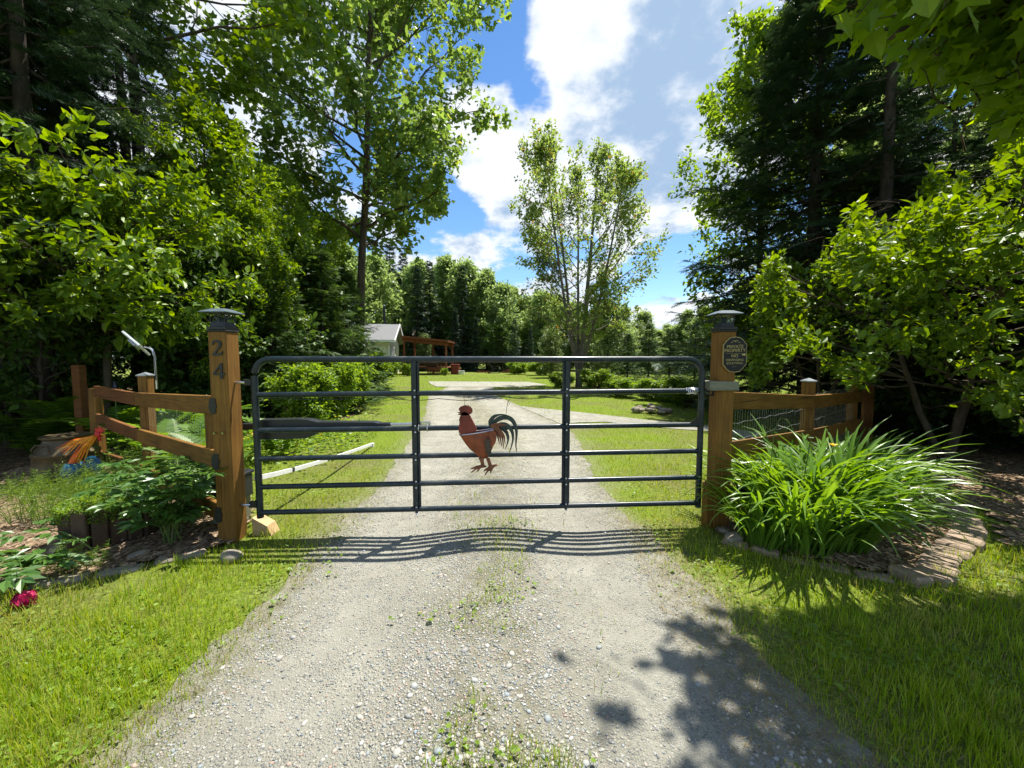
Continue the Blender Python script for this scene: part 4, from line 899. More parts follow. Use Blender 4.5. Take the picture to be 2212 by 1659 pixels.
def lantern(x, y, z, label, roofm):
    t = thing('post_lantern', label, 'lantern', (x, y, z), 'post cap lanterns')
    MB().box((x, y, z + .013), (.15, .15, .024), bev=.003).build('base_plate', M['black'], t)
    MB().box((x, y, z + .043), (.115, .115, .036), taper=.92).build('base', M['black'], t)
    MB().box((x, y, z + .089), (.098, .098, .055)).build('glass', M['glass'], t)
    MB().box((x, y, z + .075), (.03, .03, .04), taper=.6).build('bulb_holder', M['white'], t)
    for sx in (-1, 1):
        for sy in (-1, 1): MB().beam((x + sx * .054, y + sy * .054, z + .061), (x + sx * .057, y + sy * .057, z + .124), .008, .008).build('corner_bar', M['black'], t)
    for dx, dy in ((0, -1), (0, 1), (1, 0), (-1, 0)):
        e = np.array([-dy, dx, 0]); c0 = np.array([x + dx * .0565, y + dy * .0565, z + .1])
        pts = [c0 + e * s_ * .052 + np.array([0, 0, .018 * (1 - (s_) ** 2) - .006]) for s_ in np.linspace(-1, 1, 7)]
        MB().pipe(pts, .0025, 4, False).build('arch_bar', M['black'], t)
    MB().box((x, y, z + .127), (.165, .165, .006)).build('eave_plate', M['black'], t)
    m = MB(); a = .105; b = .048; V = [(x + sx * a, y + sy * a, z + .130) for sx, sy in ((-1, -1), (1, -1), (1, 1), (-1, 1))] + [(x + sx * b, y + sy * b, z + .163) for sx, sy in ((-1, -1), (1, -1), (1, 1), (-1, 1))] + [(x + sx * a, y + sy * a, z + .135) for sx, sy in ((-1, -1), (1, -1), (1, 1), (-1, 1))]
    m.add(V, [np.array([(3, 2, 1, 0), (0, 1, 9, 8), (1, 2, 10, 9), (2, 3, 11, 10), (3, 0, 8, 11), (8, 9, 5, 4), (9, 10, 6, 5), (10, 11, 7, 6), (11, 8, 4, 7), (4, 5, 6, 7)])]); m.build('roof', roofm, t)
ltop = at(497, 716, LPY - .07)[2] + .013; rtop = at(1575, 716, RPY - .07)[2] + .013
lantern(LPX, LPY, ltop, 'black post lantern with grey hipped roof above the number 24', M['lanternroof'])
lantern(RPX, RPY, rtop, 'black post lantern with grey hipped roof above the private property sign', M['lanternroof'])

# ------------------------------------------------------------------ sign
def sign():
    cx, cz = at(1588, 765, RPY - .09)[0], at(1588, 766, RPY - .09)[2]; y0 = RPY - PW / 2 - .012
    w, h = .118, .178
    top = [(w, .58 * h), (w * .86, .66 * h), (w * .72, .80 * h), (w * .42, .96 * h), (0, h)]
    def outl(k):
        q = [(x_ * k, z_ * (1 - (1 - k) * w / h)) for x_, z_ in top]
        P = q + [(-a, b) for a, b in q[::-1][1:]] + [(-a, -b) for a, b in q] + [(a, -b) for a, b in q[::-1][1:]]
        return np.array(P)
    s_ = .83
    t = thing('private_property_sign', 'black shield shaped private property sign with gold lettering on the right post', 'sign', (cx, y0, cz))
    tilt = R_(2); ex = np.array([math.cos(tilt), 0, math.sin(tilt) * .6]); ez = np.array([-math.sin(tilt) * .2, 0, 1.0])
    MB().plate(outl(1.0) * s_, (cx, y0, cz), ex, ez, .008).build('gold_border', M['gold'], t)
    MB().plate(outl(.935) * s_, (cx, y0 - .005, cz), ex, ez, .006).build('face', M['signface'], t)
    def text(body, z, size, bold):
        cu = bpy.data.curves.new('lettering', 'FONT'); cu.body = body; cu.size = size; cu.align_x = 'CENTER'; cu.offset = bold; cu.extrude = .0012
        o = bpy.data.objects.new('tmp', cu); COL.objects.link(o); dg = bpy.context.evaluated_depsgraph_get()
        me = bpy.data.meshes.new_from_object(o.evaluated_get(dg)); bpy.data.objects.remove(o)
        me.name = 'lettering'; me.materials.clear(); me.materials.append(M['gold'])
        L_ = link('lettering', me, t); L_.rotation_euler = (math.pi / 2, -tilt * .6, 0); L_.location = (-.003, -.0095, z); return L_
    text('PRIVATE', .054, .037, .0002); text('PROPERTY', .022, .037, .0002)
    text('NO', -.022, .036, .0002); text('TRESPASSING', -.052, .0255, .0); text('SOLICITING', -.079, .0255, .0); text('~ ~', -.103, .02, .0002)
    MB().box((cx, y0 - .0088, cz + .010), (.155, .002, .0016)).build('rule_line', M['gold'], t)
    m = MB()
    for sg in (-1, 1):
        m.pipe([np.array([cx + sg * (.004 + .011 * k), y0 - .009, cz + .112 + .008 * math.sin(k * 1.9) - .003 * k]) for k in np.linspace(0, 3.2, 10)], .0022, 4, False)
    m.lathe((cx, y0 - .009, cz + .107), [(0, -.008), (.008, 0), (0, .008)], 6); m.build('ornament', M['gold'], t)
    m = MB(); m.plate(np.array([(0, 0), (.025, .012), (.05, .006), (.04, -.012), (.015, -.012)]) * .75, (cx + .052, y0 - .0095, cz + .001), (1, 0, 0), (0, 0, 1), .003); m.build('gold_fleck', M['gold'], t)
sign()

# ------------------------------------------------------------------ gate
def G(s, z, off=0.0): return np.array([GL_[0], GL_[1], 0]) + gdir * s + gn * off + np.array([0, 0, z])
GLN = float(np.linalg.norm(GR_ - GL_)); TR_ = .024
def build_gate():
    t = thing('tube_gate', 'dark blue green six bar steel tube gate closed across the drive', 'gate', G(0, 0))
    zt = at(560, 776, 3.06)[2], at(1500, 776, 3.27)[2]
    rows_l = [853, 930, 991, 1052, 1107]; rows_r = [844, 917, 974, 1031, 1086]
    zl = [at(565, v, 3.06)[2] for v in rows_l]; zr = [at(1508, v, 3.27)[2] for v in rows_r]
    zlb, zrb = at(560, 1118, 3.06)[2], at(1515, 1095, 3.27)[2]
    R0 = .13; pts = [G(0, zlb)]; 
    for k in range(9):
        a = math.pi - k * math.pi / 16; pts.append(G(R0 + R0 * math.cos(a), zt[0] - R0 + R0 * math.sin(a)))
    for k in range(9):
        a = math.pi / 2 - k * math.pi / 16; pts.append(G(GLN - R0 + R0 * math.cos(a), zt[1] - R0 + R0 * math.sin(a)))
    pts.append(G(GLN, zrb))
    MB().pipe(pts, .025, 14).build('outer_frame', M['gate'], t, True)
    for a, b in zip(zl, zr):
        MB().pipe([G(.018, a), G(GLN * .33, a * .67 + b * .33), G(GLN * .66, a * .34 + b * .66), G(GLN - .018, b)], .0215, 12).build('rail', M['gate'], t, True)
    for u0, u1 in ((884, 887), (1211, 1216)):
        f = (GLN * ((u0 - 552) / (1517 - 552)))
        zt_ = zt[0]; zb_ = zl[4] * (1 - f / GLN) + zr[4] * (f / GLN)
        for off, w_ in ((.0275, .034), (-.0275, .034)):
            m = MB(); m.beam(G(f, zb_ - .022, off), G(f, zt_ - .012, off), .023, .006, up=gn); m.build('upright_strap', M['gate'], t)
        for s_ in (-1, 1):
            MB().beam(G(f + s_ * .0095, zb_ - .02, 0), G(f + s_ * .0095, zt_ - .02, 0), .004, .048, up=gdir).build('upright_web', M['gate'], t)
        m = MB()
        for a, b in zip(zl, zr):
            zz = a * (1 - f / GLN) + b * f / GLN
            for sg in (-1, 1): m.lathe(G(f + .0, zz + sg * .026, .033), [(0, .006), (.007, .003), (.008, -.004)], 8, axis=np.stack([gdir, np.array([0, 0, 1.]), gn], 1))
        m.build('bolt_heads', M['zinc'], t)
    # rubber wrapped wire along the second rail
    z2l, z2r = zl[0], zr[0]
    P = []
    for k in range(60):
        f = k / 59; sag = -.024 - .018 * abs(math.sin(f * 11)) - (.02 if .3 < f < .75 else 0) * abs(math.sin(f * 23))
        P.append(G(.1 + (GLN - .35) * f, z2l * (1 - f) + z2r * f + sag, .012))
    MB().pipe(P, .0028, 5).build('cable', M['blackplastic'], t)
    for k, f in enumerate((.16, .39, .52, .64, .73, .8, .88, .93)):
        zz = z2l * (1 - f) + z2r * f
        MB().pipe([G(f * GLN - .003, zz), G(f * GLN + .003, zz)], .0235, 12).build('cable_tie', M['blackplastic'], t)
    for k, (zi, f) in enumerate(((2, .46), (3, .02), (2, .03), (3, .32), (1, .05))):
        zz = zl[zi] * (1 - f) + zr[zi] * f
        MB().pipe([G(f * GLN - .004, zz), G(f * GLN + .004, zz)], .0235, 12).build('cable_tie', M['blackplastic'], t)
    # hinges
    for v in (826, 1088):
        z = at(548, v, 3.06)[2]
        h = MB().pipe([G(-.19, z, .02), G(-.06, z, .02)], .011, 8).build('hinge_bolt', M['zinc'], t, True)
        MB().box(G(-.045, z, .01), (.06, .03, .05), bev=.004).build('hinge_clamp', M['black'], t)
    # lock bracket at the latch end
    zb = zl[1] * .05 + zr[1] * .95
    o = G(GLN - .115, zb + .012, .026)
    MB().plate(np.array([(0, 0), (.10, 0), (.10, .105), (.085, .105), (.085, .06), (.075, .06)]), o, gdir, (0, 0, 1), .006).build('corner_bracket', M['black'], t)
    zz = zl[0] * .03 + zr[0] * .97
    m = MB(); ss = np.linspace(0, 1, 34)
    m.pipe([G(GLN - .14 + .10 * s_, zz + .026 * math.sin(s_ * 40), .026 * math.cos(s_ * 40)) for s_ in ss], .005, 5, False); m.build('chain_wrap', M['zinc'], t)
    MB().beam(G(GLN + .02, zz + .005, 0), G(GLN + .12, zz + .005, 0), .02, .02).build('latch_arm', M['black'], t)
    MB().pipe([G(GLN + .02, zz + .01, .02), G(GLN + .055, zz - .03, .025), G(GLN + .09, zz - .04, .02), G(GLN + .1, zz - .01, 0)], .008, 6).build('latch_chain', M['black'], t)
    return t, zl, zr
gate, ZL, ZR = build_gate()

# ------------------------------------------------------------------ gate opener
def opener():
    z0 = at(600, 919, 3.2)[2]; t = thing('gate_opener', 'black linear gate opener with silver rod fixed behind the gate', 'gate opener', G(.05, z0, -.12))
    B = lambda s, dz, off=-.12: G(s, z0 + dz, off)
    prof = [(-.02, .055), (.28, .06), (.36, .055), (.44, .034), (.90, .028), (.93, .018), (.93, -.014), (.50, -.03), (.42, -.07), (.34, -.10), (-.02, -.105)]
    MB().plate(np.array(prof), B(.0, .0), gdir, (0, 0, 1), .10).build('motor_housing', M['blackplastic'], t)
    MB().pipe([B(.90, .002), B(1.02, .002)], .02, 10).build('rod_seal', M['blackplastic'], t, True)
    MB().pipe([B(1.0, .002), B(1.33, .006)], .013, 10).build('push_rod', M['zinc'], t, True)
    for s_ in (1.275, 1.345):
        m = MB(); c = G(s_, ZL[1] * .65 + ZR[1] * .35 + .002)
        m.pipe([c + .027 * (math.cos(a) * gn + math.sin(a) * np.array([0, 0, 1])) for a in np.linspace(-2.4, 2.4, 12)], .005, 6)
        m.beam(c + np.array([0, 0, -.09]), c + np.array([0, 0, -.022]), .007, .007); m.build('u_bolt', M['zinc'], t, True)
    MB().box(G(1.31, ZL[1] * .65 + ZR[1] * .35 + .035, -.03), (.11, .03, .03), bev=.003).build('rod_bracket', M['zinc'], t)
    MB().box(G(-.09, z0 + .0, -.11), (.16, .06, .05), bev=.004).build('post_bracket', M['black'], t)
opener()

# ------------------------------------------------------------------ white slanting pole
def pole():
    a = np.array(at(552, 1033, 3.20)); b = gp(802, 968); b = np.array([b[0], b[1], .06]); mid = at(690, 998, 4.35)
    t = thing('white_pole', 'slightly bent white pole slanting from the gate post down to the grass', 'pole', (b[0], b[1], 0))
    P = []
    for k in np.linspace(0, 1, 15):
        P.append((1 - k) ** 2 * a + 2 * k * (1 - k) * (2 * mid - .5 * a - .5 * b) + k ** 2 * b)
    P = np.array(P)
    m = MB()
    for i in range(14): m.beam(P[i], P[i + 1] + (P[i + 1] - P[i]) * .01, .022, .038, up=(0, 0, 1))
    m.build('bar', M['white'], t)
    for k in (4, 8):
        d = norm(P[k + 1] - P[k]); MB().beam(P[k] - d * .02, P[k] + d * .02, .028, .044).build('clip', M['blackplastic'], t)
    MB().box((b[0] + .0, b[1] + .05, .035), (.05, .05, .07)).build('foot', M['white'], t)
pole()

# ------------------------------------------------------------------ hanging rooster
def rooster():
    Y0 = 3.085; K_ = .1628 / 1.3888
    def q(zx, zy): return at((1330 + zx * .1628) / 1.3888, (1180 + zy * .1628) / 1.3888, Y0)
    c = q(800, 1000); t = thing('metal_rooster_planter', 'rusty red metal rooster planter hanging from the second gate rail', 'rooster', c)
    def pl(pts, name, mat, dy=0.0, th=.006, sm=1, parent=t):
        W_ = np.array([q(*p) for p in pts]); P2 = np.stack([W_[:, 0], W_[:, 2]], 1)
        if sm: P2 = smooth_outline(P2, sm)
        return MB().plate(P2, (0, Y0 + dy, 0), (1, 0, 0), (0, 0, 1), th).build(name, mat, parent)
    neck = pl([(330, 380), (300, 470), (310, 520), (285, 640), (300, 740), (400, 750), (520, 715), (640, 670), (590, 580), (540, 480), (480, 370), (420, 330), (350, 340)], 'neck', M['redmetal'], -.02, .02)
    head = pl([(265, 345), (330, 330), (290, 300), (300, 255), (350, 225), (400, 215), (420, 205), (440, 225), (470, 208), (485, 240), (515, 230), (515, 265), (545, 270), (535, 300), (552, 325), (525, 365), (480, 385), (420, 400), (340, 395), (280, 378), (320, 362)], 'head_and_comb', M['redmetal'], -.024, .012)
    pl([(262, 345), (330, 328), (338, 352), (300, 356)], 'beak', M['rust2'], -.031, .006, 0, head); pl([(272, 378), (320, 366), (345, 385), (310, 392)], 'beak', M['rust2'], -.031, .006, 0, head)
    pl([(318, 400), (345, 410), (340, 480), (312, 520), (298, 480)], 'wattle', M['redmetal'], -.034, .006, 1, neck)
    m = MB(); e = q(345, 320); m.lathe(e + np.array([0, -.032, 0]), [(0, .004), (.005, .002), (.006, -.004)], 8, axis=np.array([(1, 0, 0), (0, 0, -1), (0, 1, 0)]).T); m.build('eye', M['black'], head)
    # basket body: half bowl open at the top, round towards the viewer
    rows = [(765, 292, 985, .9), (800, 320, 985, .98), (880, 372, 960, 1.0), (960, 430, 925, .9), (1040, 500, 895, .72), (1110, 590, 860, .5), (1170, 655, 830, .3), (1200, 690, 800, .1)]
    V = []; n = 20
    for zy, x0, x1, bul in rows:
        for k in range(n):
            a = math.pi * 2 * k / n; xm = (x0 + x1) / 2; hw = (x1 - x0) / 2
            zy2 = zy - (110 * ((xm + hw * math.cos(a)) - 292) / 690 if zy < 790 else 0) - (60 * ((xm + hw * math.cos(a)) - 320) / 660 if 790 <= zy < 850 else 0)
            p = q(xm + hw * math.cos(a), zy2); p[1] += math.sin(a) * .055 * bul; V.append(p)
    V = np.array(V); i = np.arange(n); F = []
    for r_ in range(len(rows) - 1): F.append(np.stack([r_ * n + i, r_ * n + (i + 1) % n, (r_ + 1) * n + (i + 1) % n, (r_ + 1) * n + i], 1))
    m = MB(); m.add(V, [np.concatenate(F)]); body = m.build('basket_body', M['rust'], t, True)
    rim = V[:n]; MB().pipe(np.vstack([rim, rim[:1]]), .004, 6, False).build('rim_wire', M['zinc'], body)
    wing = [(775, 820), (860, 810), (880, 900), (885, 1010), (900, 1080), (850, 1150), (800, 1060), (775, 940)]
    pl(wing, 'wing', M['greenmetal'], -.058, .006, 1, body)
    pl([(830, 700), (985, 660), (985, 860), (900, 980), (870, 900), (860, 800)], 'rump', M['rust'], -.05, .008, 1, body)
    for k in range(6):
        pl([(780 + 3 * k, 850 + 48 * k), (880, 838 + 46 * k), (884, 848 + 46 * k), (782 + 3 * k, 862 + 48 * k)], 'wing_bar', M['rust2'], -.063, .004, 0, body)
    # tail: long curved feathers
    def feather(pts, w, name, mat, dy):
        P = np.array([q(*p) for p in pts]); 
        tt = np.linspace(0, 1, 22); ts = np.linspace(0, 1, len(P))
        from numpy import interp
        # smooth by Catmull style double averaging
        Cx = np.stack([interp(tt, ts, P[:, 0]), interp(tt, ts, P[:, 2])], 1)
        for _ in range(3): Cx[1:-1] = (Cx[:-2] + 2 * Cx[1:-1] + Cx[2:]) / 4
        T = norm(np.gradient(Cx, axis=0)); Nn = np.stack([-T[:, 1], T[:, 0]], 1)
        ww = (w * (1 - tt) ** .45 * (.55 + .45 * np.sin(np.pi * np.clip(tt * 1.2 + .1, 0, 1))))[:, None] * 432e-6
        out = np.vstack([Cx + Nn * ww, (Cx - Nn * ww)[::-1]])
        MB().plate(out, (0, Y0 + dy, 0), (1, 0, 0), (0, 0, 1), .004).build(name, mat, t)
    D = M['greenmetal']
    feather([(880, 620), (860, 520), (930, 420), (1060, 385), (1180, 400)], 46, 'tail_feather', D, -.004)
    feather([(900, 580), (980, 480), (1120, 430), (1240, 450), (1325, 560), (1360, 720), (1335, 900), (1335, 1000), (1358, 1095)], 52, 'tail_feather', D, .004)
    feather([(960, 590), (1080, 560), (1180, 580), (1270, 680), (1290, 820), (1260, 960), (1215, 1100)], 48, 'tail_feather', D, -.010)
    feather([(960, 640), (1080, 640), (1170, 720), (1200, 840), (1180, 940), (1132, 1045)], 42, 'tail_feather', D, .010)
    for k, (tip, mid) in enumerate((((1040, 950), (1000, 760)), ((1080, 990), (1040, 760)), ((1112, 1015), (1090, 780)), ((1140, 930), (1120, 760)))):
        feather([(930, 610), (1000, 650), mid, tip], 48, 'saddle_feather', M['rust2'], -.016 - .004 * k)
    feather([(880, 600), (980, 570), (1090, 570), (1150, 560)], 40, 'saddle_feather', M['rust2'], -.030)
    # legs
    for k, (dx, hx, dy) in enumerate(((0, 0, -.01), (145, 150, -.03))):
        pl([(640 + dx, 1170), (760 + dx * .7, 1170), (745 + dx * .9, 1240), (765 + hx, 1330), (690 + hx, 1340), (690 + dx * .9, 1260)], 'thigh', M['rust2'], dy, .012, 1)
        o = (hx, 0 if k == 0 else 45)
        f = [(680, 1310), (610, 1330), (520, 1370), (498, 1385), (540, 1390), (590, 1375), (545, 1415), (502, 1450), (540, 1445), (625, 1385), (640, 1390), (612, 1440), (650, 1425), (690, 1370), (740, 1360), (800, 1350), (790, 1325), (745, 1310)] if k == 0 else \
            [(690, 1310), (640, 1345), (600, 1380), (595, 1400), (635, 1390), (662, 1382), (630, 1430), (612, 1480), (632, 1468), (680, 1405), (712, 1385), (715, 1440), (735, 1420), (770, 1350), (800, 1315), (855, 1290), (835, 1270), (780, 1275), (740, 1300)]
        pl([(a + o[0] * 1.0, b + (15 if k else 0)) for a, b in f], 'foot', M['rust2'], dy - .004, .008, 0)
    # hanging wires
    def wire(pts, name):
        P = np.array([q(*p) for p in pts]); P[0, 1] += .03; MB().pipe(P, .0017, 5).build(name, M['black'], t)
    wire([(370, -10), (385, 60), (378, 95), (400, 130), (390, 200), (380, 225)], 'hook_wire')
    ring = [(1200 + 34 * math.cos(a), 95 + 34 * math.sin(a)) for a in np.linspace(0, 6.283, 13)]
    wire([(1240, 0), (1215, 64)] , 'hook_wire'); wire(ring, 'hook_ring'); wire([(1200, 128), (1175, 200), (1195, 235), (1218, 200), (1198, 140)], 'hook_wire'); wire([(1180, 205), (1165, 300), (1155, 400)], 'hook_wire')
rooster()
# ------------------------------------------------------------------ fences
def pyramid_cap(m, x, y, z, w):
    h = w / 2 + .008
    V = [(x + sx * h, y + sy * h, z) for sx, sy in ((-1, -1), (1, -1), (1, 1), (-1, 1))] + [(x + sx * h, y + sy * h, z + .012) for sx, sy in ((-1, -1), (1, -1), (1, 1), (-1, 1))] + [(x, y, z + .045)]
    m.add(V, [np.array([(3, 2, 1, 0), (0, 1, 5, 4), (1, 2, 6, 5), (2, 3, 7, 6), (3, 0, 4, 7)]), np.array([(4, 5, 8), (5, 6, 8), (6, 7, 8), (7, 4, 8)])])
def fence(name, label, pts, rails, posts, front, mats, bracket_at, mesh_spans):
    """pts: plan points of the rail line; rails: heights (top, bottom) at each point for each rail"""
    t = thing(name, label, 'fence', (pts[0][0], pts[0][1], 0))
    for (x, y, top, w, capped) in posts:
        p = MB().box((x, y, top / 2 - .06), (w, w, top + .12), bev=.005).build('post', M['cedar_v'], t)
        if capped: m = MB(); pyramid_cap(m, x, y, top, w); m.build('post_cap', M['capmetal'], p)
    for ri, r_ in enumerate(rails):
        for i in range(len(pts) - 1):
            a = np.array([*pts[i], (r_[i][0] + r_[i][1]) / 2]); b = np.array([*pts[i + 1], (r_[i + 1][0] + r_[i + 1][1]) / 2])
            h = (r_[i][0] - r_[i][1] + r_[i + 1][0] - r_[i + 1][1]) / 2
            d = norm(b - a); MB().beam(a + d * .002, b - d * .002, .038, h, bev=.004).build('rail', mats[i % len(mats)], t)
    for (x, y, z, d, nrm_) in bracket_at:
        m = MB(); d = np.array(d, float); n_ = np.array(nrm_, float)
        m.plate(smooth_outline(np.array([(-.028, -.06), (.028, -.06), (.020, -.03), (.034, 0), (.020, .03), (.028, .06), (-.028, .06)]), 1), np.array([x, y, z]), d, (0, 0, 1), .006); m.build('steel_bracket', M['black'], t)
    for (a, b, z0, z1) in mesh_spans:
        a = np.array(a); b = np.array(b); m = MB(); Ln = np.linalg.norm(b - a); nv = int(Ln / .05)
        for k in range(nv + 1):
            p = a + (b - a) * k / nv; j = .004 * math.sin(k * 5.1)
            m.pipe([(p[0] + j, p[1], z0), (p[0] - j, p[1], z1)], .0008, 3, False)
        for z in np.linspace(z0, z1, 7):
            pp = [(a[0] + (b[0] - a[0]) * s_, a[1] + (b[1] - a[1]) * s_, z + .008 * math.sin(s_ * 40 + z * 9)) for s_ in np.linspace(0, 1, 16)]
            m.pipe(pp, .0012, 3, False)
        m.build('wire_mesh', M['wire'], t)
    return t
yl = LPY - .02
lpts = [(LPX - .07, yl), (-4.20, 4.33), (-5.32, 4.95)]
lr = [[(at(473, 856, 2.97)[2], at(473, 897, 2.97)[2]), (at(289, 848, 4.33)[2], at(289, 876, 4.33)[2]), (at(193, 833, 4.95)[2], at(193, 857, 4.95)[2])],
      [(at(473, 976, 2.97)[2], at(473, 1016, 2.97)[2]), (at(289, 926, 4.33)[2], at(289, 953, 4.33)[2]), (at(193, 893, 4.95)[2], at(193, 917, 4.95)[2])],
      [(at(480, 1091, 2.97)[2], at(480, 1131, 2.97)[2]), (.26, .12), (.26, .12)]]
fd = norm(np.array([-4.20 - LPX, 4.33 - yl, 0])); 
lf = fence('left_fence', 'three rail stained fence with wire mesh running back from the left gate post', lpts, lr,
      [(-4.20 + .045, 4.33 + .075, at(303, 812, 4.4)[2], .10, True), (-5.40, 5.02, at(205, 880, 5.0)[2] + .25, .10, False)], 1, [M['cedar_x'], M['cedar_x2']],
      [(LPX - .055, LPY - PW / 2 - .004, (lr[0][0][0] + lr[0][0][1]) / 2, (1, 0, 0), (0, -1, 0)), (LPX - .055, LPY - PW / 2 - .004, (lr[1][0][0] + lr[1][0][1]) / 2, (1, 0, 0), (0, -1, 0)), (LPX - .055, LPY - PW / 2 - .004, (lr[2][0][0] + lr[2][0][1]) / 2, (1, 0, 0), (0, -1, 0))],
      [((-2.40, 3.17), (-4.10, 4.36), .1, 1.0)])
lf['label'] = 'three rail stained fence with wire mesh running back from the left gate post'; lf.name = 'timber_fence'
bx = np.array([LPX - .07, yl, 0]) + fd * .21
for k in range(2):
    MB().box(bx + fd * (.0 + k * -.075) + np.array([.0, .035, (lr[0][0][1] + lr[1][0][0]) / 2 + .02]), (.06, .03, lr[0][0][1] - lr[1][0][0] + .12)).build('short_board', M['cedar_v'], lf)
rpts = [(RPX + .07, RPY + .0), (3.42, 4.40), (5.35, 5.95), (5.95, 6.45)]
rr_ = [[(at(1598, 846, 3.31)[2], at(1598, 884, 3.31)[2]), (at(1768, 854, 4.40)[2], at(1768, 882, 4.40)[2]), (at(1870, 846, 5.95)[2], at(1870, 868, 5.95)[2]), (at(1895, 843, 6.45)[2], at(1895, 864, 6.45)[2])],
       [(at(1598, 955, 3.31)[2], at(1598, 992, 3.31)[2]), (at(1768, 928, 4.40)[2], at(1768, 956, 4.40)[2]), (at(1870, 906, 5.95)[2], at(1870, 925, 5.95)[2]), (at(1895, 902, 6.45)[2], at(1895, 920, 6.45)[2])],
       [(at(1598, 1063, 3.31)[2], at(1598, 1100, 3.31)[2]), (.27, .13), (.27, .13), (.27, .13)]]
rf = fence('right_fence', 'three rail stained fence with wire mesh running back from the right gate post', rpts, rr_,
      [(3.44, 4.50, at(1765, 825, 4.45)[2], .10, True), (5.33, 6.06, at(1865, 822, 6.0)[2], .10, True), (6.0, 6.52, at(1905, 838, 6.5)[2], .11, False)], 1, [M['cedar_x'], M['cedar_x'], M['cedar_x2']],
      [], [((1.95, 3.42), (3.36, 4.44), .1, 1.02), ((3.5, 4.52), (5.28, 5.98), .1, 1.02)])
rf.name = 'timber_fence'
# garden screen of crooked sticks at the far end of the right fence
sc = thing('lattice_screen', 'dark red lattice screen of crossed slats at the end of the right fence', 'screen', (5.6, 6.15, 0))
e0 = np.array([5.42, 6.0, 0]); e1 = np.array([5.93, 6.42, 0])
for k in range(6):
    f = .06 + k * .175; a = e0 + (e1 - e0) * f
    MB().beam(a + np.array([0, -.03, .35]), a + (e1 - e0) * (.16 if k % 2 else -.1) + np.array([0, -.03, 1.02]), .035, .018).build('slat', M['cedar_x2'], sc)
MB().beam(e0 + np.array([0, -.05, .32]), e1 + np.array([0, -.05, .32]), .03, .05).build('bottom_bar', M['cedar_x2'], sc)

# lone old post in the wood at left
op = thing('old_post', 'short rough wooden post standing alone among the ferns at left', 'post', (-6.35, 5.7, 0))
MB().box((-6.35, 5.7, .66), (.11, .11, 1.38), bev=.006).build('timber', M['cedar_x2'], op)

# ------------------------------------------------------------------ solar panel on its curved arm
def solar():
    x, y = -4.12, 4.42; z0 = at(303, 812, 4.4)[2] - .15
    t = thing('solar_panel', 'small tilted solar panel on a curved steel arm above the left fence post', 'solar panel', (x, y, z0))
    c = at(290, 744, 4.45)
    MB().pipe([(x + .07, y, z0), (x + .07, y, z0 + .2), (x + .07, y, c[2] - .14), (x + .055, y, c[2] - .08), (x + .02, y, c[2] - .04), (c[0] + .02, y, c[2] - .01)], .011, 8).build('arm', M['zinc'], t, True)
    ex = norm(at(316, 764, 4.40) - at(270, 726, 4.48)); up = norm(np.cross(np.cross(ex, np.array([.62, .52, .55])), ex)); ey = np.cross(up, ex)
    Rm = np.stack([ex, ey, up], 1)
    MB().box(c + up * .02, (.30, .20, .022), Rm, bev=.004).build('panel', M['solar'], t)
    MB().box(c + up * .034, (.275, .175, .006), Rm).build('cells', M['window'], t)
    MB().box(c - up * .0, (.12, .09, .03), Rm, bev=.004).build('bracket', M['capmetal'], t)
    MB().pipe([(x + .085, y - .02, z0 + .1), (x + .09, y - .03, z0 + .3), (x + .08, y - .02, c[2] - .05), (x + .03, y - .03, c[2] - .03), tuple(c)], .004, 5).build('cable', M['blackplastic'], t)
solar()

# ------------------------------------------------------------------ left bed: can, painted rooster, log tub, control box
def can():
    x, y = -5.28, 4.55; z = .02
    t = thing('milk_can', 'wide old brown metal milk can with a lid behind the painted rooster', 'milk can', (x, y, z))
    MB().lathe((x, y, z), [(.0, 0), (.29, 0), (.30, .02), (.285, .10), (.275, .22), (.275, .30), (.283, .31), (.283, .33), (.27, .34), (.20, .44), (.185, .47), (.185, .49), (0, .49)], 28).build('body', M['bronze'], t, True)
    MB().lathe((x, y, z + .488), [(0, 0), (.19, .0), (.215, .02), (.215, .035), (.2, .04), (.17, .035), (0, .045)], 28).build('lid', M['bronze'], t, True)
    for s_ in (-1, 1):
        MB().pipe([(x + s_ * .10, y - .25, z + .36), (x + s_ * .1, y - .26, z + .40), (x + s_ * .06 - .02, y - .235, z + .445), (x + .0, y - .22, z + .45)], .009, 6).build('handle', M['bronze'], t, True)
can()
